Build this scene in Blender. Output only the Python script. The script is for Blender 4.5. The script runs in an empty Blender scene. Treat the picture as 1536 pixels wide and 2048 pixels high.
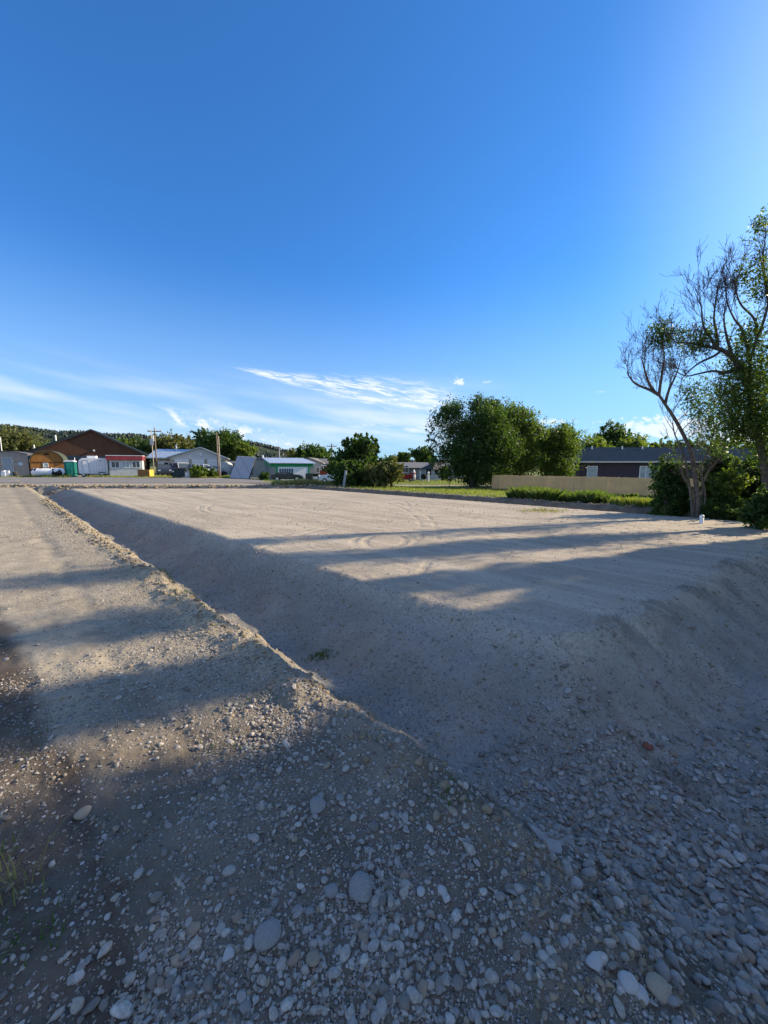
import bpy, math, random
import numpy as np
from mathutils import Vector
R = math.radians
sc = bpy.context.scene
COL = sc.collection
# ------------------------------------------------------------------ camera
CAMZ = 1.6; PITCH = R(6.9); F = 769.0
cam = bpy.data.cameras.new('camera'); camo = bpy.data.objects.new('camera', cam); COL.objects.link(camo)
camo.location = (0, 0, CAMZ); camo.rotation_euler = (math.pi/2 - PITCH, 0, 0)
cam.sensor_fit = 'VERTICAL'; cam.angle_y = 2*math.atan(1024/F)
cam.clip_start = 0.05; cam.clip_end = 9000
sc.camera = camo
# ------------------------------------------------------------------ sky, sun, exposure
SUN_AZ, SUN_EL = 70.0, 24.0            # azimuth from +Y towards +X
SD = Vector((math.cos(R(SUN_EL))*math.sin(R(SUN_AZ)), math.cos(R(SUN_EL))*math.cos(R(SUN_AZ)), math.sin(R(SUN_EL))))
sl = bpy.data.lights.new('sun', 'SUN'); slo = bpy.data.objects.new('sun', sl); COL.objects.link(slo)
sl.energy = 3.5; sl.angle = R(0.8); sl.color = (1.0, 0.83, 0.60)
slo.rotation_euler = SD.to_track_quat('Z', 'Y').to_euler(); slo.location = (40, 20, 30)
sc.view_settings.view_transform = 'Standard'; sc.view_settings.look = 'None'
sc.view_settings.exposure = 1.40; sc.view_settings.gamma = 1; sc.view_settings.use_curve_mapping = False
world = bpy.data.worlds.new('World'); sc.world = world; world.use_nodes = True
class NT:
    """small node-tree builder"""
    def __init__(s, tree): s.t = tree; s.n = tree.nodes; s.l = tree.links
    def new(s, typ, **kw):
        n = s.n.new(typ)
        for k, v in kw.items(): setattr(n, k, v)
        return n
    def put(s, sock, v):
        if isinstance(v, bpy.types.NodeSocket): s.l.new(v, sock)
        else: sock.default_value = v
    def m(s, op, a, b=None, c=None, clamp=False):
        n = s.new('ShaderNodeMath', operation=op, use_clamp=clamp); s.put(n.inputs[0], a)
        if b is not None: s.put(n.inputs[1], b)
        if c is not None: s.put(n.inputs[2], c)
        return n.outputs[0]
    def ss(s, v, a, b, lo=0.0, hi=1.0):
        n = s.new('ShaderNodeMapRange', interpolation_type='SMOOTHSTEP'); s.put(n.inputs[0], v)
        for i, q in enumerate((a, b, lo, hi)): s.put(n.inputs[i+1], q)
        return n.outputs[0]
    def noise(s, vec, scale, detail=4, rough=0.55, dist=0.0):
        n = s.new('ShaderNodeTexNoise'); n.inputs['Scale'].default_value = scale; n.inputs['Detail'].default_value = detail
        n.inputs['Roughness'].default_value = rough; n.inputs['Distortion'].default_value = dist
        if vec is not None: s.l.new(vec, n.inputs['Vector'])
        return n.outputs['Fac']
    def vor(s, vec, scale, out='Distance', feature='F1', rnd=1.0):
        n = s.new('ShaderNodeTexVoronoi', feature=feature); n.inputs['Scale'].default_value = scale
        n.inputs['Randomness'].default_value = rnd
        if vec is not None: s.l.new(vec, n.inputs['Vector'])
        return n.outputs[out]
    def mix(s, fac, a, b, mode='MIX'):
        n = s.new('ShaderNodeMix', data_type='RGBA', blend_type=mode); s.put(n.inputs[0], fac)
        for k, v in ((6, a), (7, b)):
            s.put(n.inputs[k], v if isinstance(v, bpy.types.NodeSocket) else (*v[:3], 1))
        return n.outputs[2]
    def ramp(s, fac, stops, interp='LINEAR'):
        n = s.new('ShaderNodeValToRGB'); cr = n.color_ramp; cr.interpolation = interp; s.put(n.inputs[0], fac)
        while len(cr.elements) < len(stops): cr.elements.new(0.5)
        for e, (p, c) in zip(cr.elements, stops): e.position = p; e.color = (*c[:3], 1)
        return n.outputs[0]
    def comb(s, x, y, z):
        n = s.new('ShaderNodeCombineXYZ')
        for i, v in enumerate((x, y, z)): s.put(n.inputs[i], v)
        return n.outputs[0]
W = NT(world.node_tree); W.n.clear()
sky = W.new('ShaderNodeTexSky', sky_type='NISHITA'); sky.sun_disc = False
sky.sun_elevation = R(SUN_EL); sky.sun_rotation = R(SUN_AZ); sky.altitude = 1100
sky.air_density = 1.0; sky.dust_density = 0.9; sky.ozone_density = 3.0
hs = W.new('ShaderNodeHueSaturation'); hs.inputs['Saturation'].default_value = 1.0; gm = W.new('ShaderNodeGamma'); gm.inputs[1].default_value = .88; W.l.new(W.mix(1.0, sky.outputs[0], (.19,.54,.94), 'MULTIPLY'), gm.inputs[0]); W.l.new(gm.outputs[0], hs.inputs['Color'])
tc = W.new('ShaderNodeTexCoord'); sx = W.new('ShaderNodeSeparateXYZ'); W.l.new(tc.outputs['Generated'], sx.inputs[0])
az = W.m('MULTIPLY', W.m('ARCTAN2', sx.outputs[0], sx.outputs[1]), 57.2958)
el = W.m('MULTIPLY', W.m('ARCSINE', sx.outputs[2]), 57.2958)
def band(v, a, b, c, d):           # 0 -> 1 between a..b, 1 -> 0 between c..d
    return W.m('MULTIPLY', W.ss(v, a, b), W.ss(v, c, d, 1.0, 0.0))
def above(line_a, line_b, az0):     # elevation above a slanted line
    return W.m('SUBTRACT', el, W.m('ADD', W.m('MULTIPLY', W.m('SUBTRACT', az, az0), line_a), line_b))
v1 = W.comb(W.m('MULTIPLY', az, 0.05), W.m('MULTIPLY', W.m('ADD', el, W.m('MULTIPLY', az, 0.13)), 0.34), 1.7)
v2 = W.comb(W.m('MULTIPLY', az, 0.20), W.m('MULTIPLY', W.m('ADD', el, W.m('MULTIPLY', az, 0.13)), 1.15), 5.1)
v3 = W.comb(W.m('MULTIPLY', az, 0.42), W.m('ADD', W.m('MULTIPLY', el, 0.55), W.m('MULTIPLY', az, .12)), 9.3)
# thin veil low on the left
veil = W.m('MULTIPLY', W.m('MULTIPLY', W.ss(W.noise(v1, 1.0, 3, 0.5), 0.36, 0.72), band(el, -1, 2, 6, 14)), W.m('MULTIPLY', band(az, -80, -50, 6, 24), 0.62))
# wispy streak climbing to the left
t1 = above(-0.135, 9.0, 8.0)
wid = W.ss(az, -22, 6, 0.35, 3.7)
wn = W.noise(v2, 1.0, 8, 0.62, 0.6)
core = W.ss(W.m('DIVIDE', W.m('ABSOLUTE', t1), wid), 1.0, 0.1)
v4 = W.comb(W.m('MULTIPLY', az, 0.35), W.m('MULTIPLY', W.m('ADD', el, W.m('MULTIPLY', az, 0.16)), 3.2), 2.1); fib = W.noise(v4, 1.0, 7, 0.68, 0.9)
streak = W.m('MULTIPLY', W.m('MULTIPLY', core, band(az, -22, -17, 8, 12)), W.m('MULTIPLY', W.ss(wn, 0.34, 0.60), W.ss(fib, 0.32, 0.58)))
t2 = above(-0.10, 5.5, 4.0)
low = W.m('MULTIPLY', W.m('MULTIPLY', W.ss(W.m('ABSOLUTE', t2), 3.2, 0.5), band(az, -12, 0, 9, 16)), W.m('MULTIPLY', W.ss(wn, 0.40, 0.66), 0.7))
# rows of small cumulus above the hills
cn = W.noise(v3, 1.5, 6, 0.6, 0.3)
puff = W.m('MULTIPLY', W.m('MULTIPLY', band(above(-0.2, 4.3, -20), -1.3, 0.1, 0.2, 2.0), band(az, -32, -27, -15, -11)), W.m('MULTIPLY', W.ss(cn, 0.44, 0.62), .95))
# single puff by the tree, and crumbs right of it
def blob(a0, e0, ra, re, thr=0.45, amp=1.0):
    dx = W.m('DIVIDE', W.m('SUBTRACT', az, a0), ra); dy = W.m('DIVIDE', W.m('SUBTRACT', el, e0), re)
    d = W.m('SQRT', W.m('ADD', W.m('MULTIPLY', dx, dx), W.m('MULTIPLY', dy, dy)))
    return W.m('MULTIPLY', W.ss(W.m('ADD', d, W.m('MULTIPLY', W.m('SUBTRACT', fine, 0.5), -3.0)), 1.0, thr), amp)
fine = W.noise(W.comb(W.m('MULTIPLY', az, 1.0), W.m('MULTIPLY', el, 1.3), 2.2), 1.3, 6, 0.62, 0.2)
blobs = [blob(10.6, 11.6, 0.9, 0.7, .1, .9), blob(14.5, 11.4, .9, 0.2, .1, 0.35), blob(28.5, 9.2, 0.7, 0.12, .1, 0.4), blob(23.0, 5.8, 3.2, 0.5, .2, 0.6),
         blob(36.0, 4.4, 7.5, 1.7, 0.3, .8), blob(43.0, 3.6, 6.0, 2.2, 0.2, .85), blob(20.5, 4.4, 3.0, 1.0, amp=0.9), blob(-6.5, 9.6, 1.2, 0.15, .1, 0.5)]
tot = W.m('MAXIMUM', streak, W.m('MAXIMUM', low, W.m('MAXIMUM', veil, puff)))
for b in blobs: tot = W.m('MAXIMUM', tot, b)
tot = W.m('MULTIPLY', tot, W.ss(el, -0.5, 0.8))
tot = W.m('MINIMUM', tot, 0.95)
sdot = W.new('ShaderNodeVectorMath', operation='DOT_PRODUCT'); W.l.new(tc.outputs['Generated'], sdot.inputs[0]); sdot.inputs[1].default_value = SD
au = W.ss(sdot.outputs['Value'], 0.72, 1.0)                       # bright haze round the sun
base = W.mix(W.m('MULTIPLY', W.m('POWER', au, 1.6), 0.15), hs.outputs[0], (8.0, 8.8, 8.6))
aaz = W.m('ABSOLUTE', az)                                          # unseen broken cloud bank, added behind the view as neutral fill light
bk_fill = W.m('MULTIPLY', W.m('MULTIPLY', W.ss(aaz, 78, 105), W.ss(el, 2, 12)), W.m('MULTIPLY', W.ss(W.noise(tc.outputs['Generated'], 2.6, 6, .6, .3), 0.36, 0.56), 0.18))
base = W.mix(bk_fill, base, (6.6, 6.0, 5.2))
base = W.mix(W.ss(el, 26, -2, 0.0, 0.75), base, (1.6, 2.3, 2.95))
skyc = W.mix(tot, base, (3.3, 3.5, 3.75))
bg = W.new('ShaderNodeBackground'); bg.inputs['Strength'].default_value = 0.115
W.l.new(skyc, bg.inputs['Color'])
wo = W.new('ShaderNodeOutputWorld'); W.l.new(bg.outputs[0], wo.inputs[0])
world.cycles.sampling_method = 'MANUAL'; world.cycles.sample_map_resolution = 512

# ------------------------------------------------------------------ helpers
CP, SP = math.cos(PITCH), math.sin(PITCH)
def ray(u, v):
    a, b = (u-768)/F, (1024-v)/F
    return a, CP + b*SP, -SP + b*CP
def at(u, v, Y):
    rx, ry, rz = ray(u, v); t = Y/ry
    return Vector((rx*t, Y, CAMZ + rz*t))
def gnd(u, v, z=0.0):
    rx, ry, rz = ray(u, v); t = (z-CAMZ)/rz
    return rx*t, ry*t
def X(u, Y): return at(u, 935, Y).x
def ZH(v, Y): return at(768, v, Y).z
def hsh(ix, iy, seed):
    n = (ix.astype(np.int64)*374761393 + iy.astype(np.int64)*668265263 + seed*1274126177) & 0x7fffffff
    n = ((n ^ (n >> 13))*1274126177) & 0x7fffffff
    n = (n ^ (n >> 16)) & 0xffff
    return n/65535.0
def vnoise(x, y, seed=0):
    x = np.asarray(x, float); y = np.asarray(y, float)
    ix, iy = np.floor(x), np.floor(y); fx, fy = x-ix, y-iy
    fx = fx*fx*(3-2*fx); fy = fy*fy*(3-2*fy)
    a, b = hsh(ix, iy, seed), hsh(ix+1, iy, seed); c, d = hsh(ix, iy+1, seed), hsh(ix+1, iy+1, seed)
    return (a*(1-fx)+b*fx)*(1-fy) + (c*(1-fx)+d*fx)*fy
def fbm(x, y, oct=4, seed=0, gain=0.5):
    s = 0; a = 1; t = 0
    for i in range(oct):
        s = s + a*(vnoise(x, y, seed+i*17)-0.5); t += a; a *= gain; x = x*2.03; y = y*2.03
    return s/t*2
def sst(x, a, b):
    t = np.clip((x-a)/(b-a), 0, 1); return t*t*(3-2*t)
def smin(a, b, k):
    h = np.clip(0.5+0.5*(b-a)/k, 0, 1); return b*(1-h)+a*h - k*h*(1-h)
def smax(a, b, k): return -smin(-a, -b, k)
def edges(x, y):
    """signed distances of the terrain's edge lines: bank lip, pad left, pad right, pad rear right, pad street side"""
    wob = 0.06*fbm(x*1.1, y*1.1, 3, 5)
    near = np.clip((1.55-y)/1.2, 0, 1)
    s = (x+y-2.17 + 0.75*near + 0.15*fbm(x*1.5, y*1.5, 3, 3) + 0.09*fbm(x*5, y*5, 3, 4))/1.4142
    e1 = (x+y-4.82)/1.4142 + wob
    e2 = (y-2.10-0.67*x)/1.204 + wob*1.5 + 0.10*fbm(x*.7+9, y*.7, 2, 8)
    e3 = (21.5-(x+y))/1.4142 + wob
    e4 = 27.0-y + wob
    return s, e1, e2, e3, e4
def height(x, y):
    x = np.asarray(x, float); y = np.asarray(y, float)
    s, e1, e2, e3, e4 = edges(x, y)
    d = smin(smin(e1, e2, 0.45), smin(e3, e4, 0.3), 0.3)
    # graded pad, its flanks fall about 29 degrees
    pad = -0.66*(np.sqrt(np.clip(-d+0.10, 0, None)**2+0.003)-0.055) + 0.0
    gul = fbm((x-y)*2.4, (x+y)*0.6, 3, 21)
    pad = pad + np.where(d < 0.1, 0.035*gul*sst(-d, -.1, .5), 0) + 0.012*fbm(x*.5, y*.5, 3, 31)
    # nearer ground, lip falls steeply
    bank = -0.95*np.clip(s, 0, None)
    lip = np.exp(-((s+0.10)/0.16)**2)
    bank = bank + lip*(0.05+0.07*fbm(x*6, y*6, 4, 41)+0.05*fbm(x*1.6, y*1.6, 2, 42))*sst(y, 0.7, 1.6)
    rut = -0.028*np.exp(-((s+0.95)/0.10)**2)*sst(fbm(x*.9, y*.9, 2, 55), -.5, .1) - 0.02*np.exp(-((s+2.4)/0.22)**2)
    bank = bank + np.where(s < 0, rut + 0.008*fbm(x*1.2, y*1.2, 4, 51)+0.006*fbm(x*9, y*9, 3, 52), 0)
    q = ((x+2.75)*1.65+(y-2.85)*1.95)/2.55+.10*fbm(x*3, y*3, 3, 66); bank = bank - .02*sst(-q, -.05, .2)*(y < 6)*(x < 0)*(s < 0)
    # outer banks on the far sides
    o3 = -e3-1.25 + 0.10*fbm(x*1.5, y*1.5, 3, 61); o4 = -e4-2.0 + 0.22*fbm(x*.9, y*.9, 4, 62); o2 = -e2-3.2
    outer = smax(smax(o3, np.where(x-y < -28+3, o4, np.where(y > 27, o4, -5)), 0.2), -3, .1)
    farb = np.minimum(outer*1.6, 0) + np.where(outer > -0.1, np.exp(-((outer-0.3)/0.4)**2)*(0.06+0.10*np.abs(fbm(x*2.1, y*2.1, 3, 63))), 0)
    lawn = -0.55*sst(-e3, 2.0, 15.0)*sst(x, -30, -8)
    farb = np.clip(farb, -3, None) + np.where(outer > 0, lawn, 0)
    bot = -0.60 + 0.16*sst(-e2, 0.5, 2.2)*sst(x, 0.8, 2.5) + 0.10*sst(-y, -1.9, -0.9) + 0.05*fbm(x*1.3, y*1.3, 3, 71) + 0.02*fbm(x*6, y*6, 3, 72)
    right = np.where(e2 < 0, 0.5*np.clip(o2, -1.2, 0)*1.0 + 0.0, -3)
    h = smax(pad, bot, 0.18)
    h = np.where(s < 1.6, smax(h, bank, 0.05), h)
    h = np.where(x+y < 2.0, bank, h)
    h = np.maximum(h, np.where((e3 < 0) | (e4 < 0), farb, -3))
    h = np.where((e2 < 0) & (s > 0.3), smax(h, np.clip(right, -3, 0)+0.0, 0.2), h)
    # fine grain everywhere near
    r = np.hypot(x, y)
    h = h + 0.009*fbm(x*15, y*15, 4, 81, .6)*np.clip(1.5-r/8, 0, 1)
    rough = np.clip(np.where(e1 < 0.3, 1, 0.15) + np.where((e2 < .4) & (x > 2), 1.2, 0), 0, 2)*np.clip(1.6-r/6, 0, 1); h = h + rough*0.030*fbm(x*3.3, y*3.3, 5, 83, .68)
    rl = np.abs(fbm(x*1.1+y*.5, (x+y)*.15+3, 3, 85)); h = h - np.where((e2 < 0.5) & (e2 > -2.4) & (x > 1.5), 0.10*np.exp(-(rl/.07)**2)*sst(.5-e2, 0, .8), 0)
    h = h + np.where((x > .6) & (e1 < .9) & (e1 > -.8), .07*np.exp(-((e2-.05)/.35)**2-((e1-.15)/.5)**2), 0)
    return h
def hz(x, y): return float(height(np.array([x]), np.array([y]))[0])

def raw_mesh(name, verts, faces_flat, n_per, smooth=True):
    me = bpy.data.meshes.new(name); nv = len(verts); nf = len(faces_flat)//n_per
    me.vertices.add(nv); me.vertices.foreach_set('co', np.asarray(verts, np.float32).ravel())
    me.loops.add(nf*n_per); me.loops.foreach_set('vertex_index', np.asarray(faces_flat, np.int32).ravel())
    me.polygons.add(nf); me.polygons.foreach_set('loop_start', np.arange(nf, dtype=np.int32)*n_per)
    try: me.polygons.foreach_set('loop_total', np.full(nf, n_per, np.int32))
    except Exception: pass
    me.update(calc_edges=True); me.validate()
    if smooth: me.polygons.foreach_set('use_smooth', np.ones(nf, bool))
    return me
def link(name, me, m=None, parent=None, loc=None):
    o = bpy.data.objects.new(name, me); COL.objects.link(o)
    if m is not None: me.materials.append(m)
    if parent is not None: o.parent = parent
    if loc is not None: o.location = loc
    return o
def tag(o, label=None, cat=None, group=None, kind=None):
    if label: o['label'] = label
    if cat: o['category'] = cat
    if group: o['group'] = group
    if kind: o['kind'] = kind
    return o
def thing(name, label, cat, loc=(0, 0, 0), rz=0.0, group=None):
    o = bpy.data.objects.new(name, None); COL.objects.link(o); o.empty_display_size = 0.2
    o.location = loc; o.rotation_euler = (0, 0, rz)
    return tag(o, label, cat, group)
def copy_tree(o, parent=None):
    c = o.copy(); COL.objects.link(c)
    if parent is not None: c.parent = parent
    for ch in list(o.children): copy_tree(ch, c)
    return c
class MB:
    def __init__(s): s.v = []; s.f = []
    def add(s, vs, fs):
        k = len(s.v); s.v += [tuple(p) for p in vs]; s.f += [tuple(i+k for i in f) for f in fs]; return s
    def box(s, x0, x1, y0, y1, z0, z1):
        return s.add([(x0,y0,z0),(x1,y0,z0),(x1,y1,z0),(x0,y1,z0),(x0,y0,z1),(x1,y0,z1),(x1,y1,z1),(x0,y1,z1)],
                     [(0,3,2,1),(4,5,6,7),(0,1,5,4),(1,2,6,5),(2,3,7,6),(3,0,4,7)])
    def prism_y(s, prof, y0, y1):      # profile of (x, z) run along y
        n = len(prof)
        return s.add([(x, y0, z) for x, z in prof]+[(x, y1, z) for x, z in prof],
                     [tuple(range(n)), tuple(range(2*n-1, n-1, -1))]+[(i, i+n, (i+1) % n+n, (i+1) % n) for i in range(n)])
    def prism_x(s, prof, x0, x1):      # profile of (y, z) run along x
        n = len(prof)
        return s.add([(x0, y, z) for y, z in prof]+[(x1, y, z) for y, z in prof],
                     [tuple(range(n)), tuple(range(2*n-1, n-1, -1))]+[(i, i+n, (i+1) % n+n, (i+1) % n) for i in range(n)])
    def tube(s, pts, rad, n=8, cap=True):
        pts = [Vector(p) for p in pts]; k0 = len(s.v); N = len(pts)
        if not hasattr(rad, '__len__'): rad = [rad]*N
        ref = Vector((0.31, 0.87, 0.39))
        for i, p in enumerate(pts):
            t = (pts[min(i+1, N-1)]-pts[max(i-1, 0)]).normalized()
            a = t.cross(ref)
            if a.length < 1e-3: a = t.cross(Vector((1, 0, 0)))
            a.normalize(); b = t.cross(a)
            for j in range(n):
                w = 2*math.pi*j/n; s.v.append(tuple(p+(a*math.cos(w)+b*math.sin(w))*rad[i]))
        for i in range(N-1):
            for j in range(n):
                s.f.append((k0+i*n+j, k0+i*n+(j+1) % n, k0+(i+1)*n+(j+1) % n, k0+(i+1)*n+j))
        if cap: s.f.append(tuple(k0+j for j in range(n))[::-1]); s.f.append(tuple(k0+(N-1)*n+j for j in range(n)))
        return s
    def build(s, name, m, parent=None, smooth=False, bevel=0.0, loc=None, rot=None):
        me = bpy.data.meshes.new(name); me.from_pydata(s.v, [], s.f); me.update()
        import bmesh
        bm = bmesh.new(); bm.from_mesh(me); bmesh.ops.recalc_face_normals(bm, faces=bm.faces)
        if bevel:
            bmesh.ops.bevel(bm, geom=[e for e in bm.edges if e.is_manifold and e.calc_face_angle(0) > 0.5], offset=bevel, segments=2, affect='EDGES', clamp_overlap=True)
        bm.to_mesh(me); bm.free()
        if smooth: me.polygons.foreach_set('use_smooth', np.ones(len(me.polygons), bool))
        o = link(name, me, m, parent)
        if loc is not None: o.location = loc
        if rot is not None: o.rotation_euler = rot
        return o

# ------------------------------------------------------------------ materials
def newmat(name):
    m = bpy.data.materials.new(name); m.use_nodes = True; t = NT(m.node_tree); t.n.clear()
    out = t.new('ShaderNodeOutputMaterial'); b = t.new('ShaderNodeBsdfPrincipled'); t.l.new(b.outputs[0], out.inputs[0])
    return m, t, b, out
MC = {}
def mat(name, col, rough=0.7, var=0.18, scale=3.0, metal=0.0, bump=0.15, ribs=None, spec=None):
    spec = (0.08 if rough > .62 else 0.3) if spec is None else spec
    """painted / weathered surface: base colour broken up by two noises, optional vertical ribs (cladding)"""
    if name in MC: return MC[name]
    m, t, b, _ = newmat(name); g = t.new('ShaderNodeNewGeometry'); tcx = t.new('ShaderNodeTexCoord'); P = tcx.outputs['Object']
    n1 = t.noise(P, scale, 6, 0.6); n2 = t.noise(P, scale*0.17, 3, 0.5)
    dark = tuple(c*(1-var) for c in col); lite = tuple(min(1, c*(1+var*.7)) for c in col)
    c = t.mix(t.ss(n1, 0.3, 0.7), dark, lite); c = t.mix(t.m('MULTIPLY', t.ss(n2, 0.45, 0.8), 0.35*min(1, var*4)), c, tuple(c*0.7 for c in col))
    h = t.m('MULTIPLY', n1, 0.3)
    if ribs:
        axis, per = ribs; sp = t.new('ShaderNodeSeparateXYZ'); t.l.new(P, sp.inputs[0])
        if axis == 'X': crd = t.m('ADD', sp.outputs[0], sp.outputs[1])
        else: crd = sp.outputs['XYZ'.index(axis)]
        w = t.m('FRACT', t.m('DIVIDE', crd, per)); gr = t.ss(w, 0.80, 0.92)
        c = t.mix(t.m('MULTIPLY', gr, 0.35), c, tuple(q*0.45 for q in col)); h = t.m('ADD', h, t.m('MULTIPLY', gr, -1.5))
    bp = t.new('ShaderNodeBump'); bp.inputs['Strength'].default_value = bump; bp.inputs['Distance'].default_value = 0.03
    t.l.new(h, bp.inputs['Height']); t.l.new(bp.outputs[0], b.inputs['Normal'])
    t.l.new(c, b.inputs['Base Color']); t.put(b.inputs['Roughness'], t.ss(n1, 0.2, 0.9, rough*0.85, min(1, rough*1.15)))
    b.inputs['Metallic'].default_value = metal; b.inputs['Specular IOR Level'].default_value = spec
    MC[name] = m; return m
def leafmat(name, a, bcol, trans=0.45):
    m, t, b, out = newmat(name); tcx = t.new('ShaderNodeTexCoord'); P = tcx.outputs['Object']
    n1 = t.noise(P, 0.9, 3, 0.5); at_ = t.new('ShaderNodeAttribute', attribute_name='rnd')
    f = t.m('ADD', t.m('MULTIPLY', n1, 0.7), t.m('MULTIPLY', at_.outputs['Fac'], 0.3))
    c = t.mix(t.ss(f, 0.25, 0.75), a, bcol)
    t.l.new(c, b.inputs['Base Color']); b.inputs['Roughness'].default_value = 0.5; b.inputs['Specular IOR Level'].default_value = 0.25
    tr = t.new('ShaderNodeBsdfTranslucent'); t.l.new(t.mix(1.0, c, (1.5, 1.6, 0.5), 'MULTIPLY'), tr.inputs['Color'])
    mx = t.new('ShaderNodeMixShader'); mx.inputs[0].default_value = trans
    t.l.new(b.outputs[0], mx.inputs[1]); t.l.new(tr.outputs[0], mx.inputs[2]); t.l.new(mx.outputs[0], out.inputs[0])
    return m
M_LEAF = leafmat('leaf_dark', (0.035, 0.070, 0.022), (0.085, 0.14, 0.035), 0.45)
M_LEAF2 = leafmat('leaf_fresh', (0.085, 0.13, 0.03), (0.18, 0.23, 0.055), 0.5)
M_LEAF3 = leafmat('leaf_olive', (0.08, 0.095, 0.035), (0.17, 0.17, 0.07), 0.4)
M_LEAFM = leafmat('leaf_mid', (0.05, 0.09, 0.024), (0.12, 0.17, 0.042), 0.5)
M_LEAFP = leafmat('leaf_pine', (0.020, 0.034, 0.026), (0.034, 0.052, 0.032), 0.05)
M_GRASS = leafmat('grass_blade', (0.14, 0.18, 0.04), (0.27, 0.29, 0.08), 0.4)
M_WEED = leafmat('weed_blade', (0.07, 0.12, 0.03), (0.16, 0.20, 0.06), 0.4)
M_DRY = leafmat('dry_grass', (0.22, 0.21, 0.09), (0.38, 0.34, 0.17), 0.35)
M_BARK = mat('bark', (0.13, 0.105, 0.085), 0.9, 0.35, 9, bump=0.8)
M_BARKL = mat('bark_pale', (0.23, 0.19, 0.16), 0.9, 0.35, 9, bump=0.8)

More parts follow.
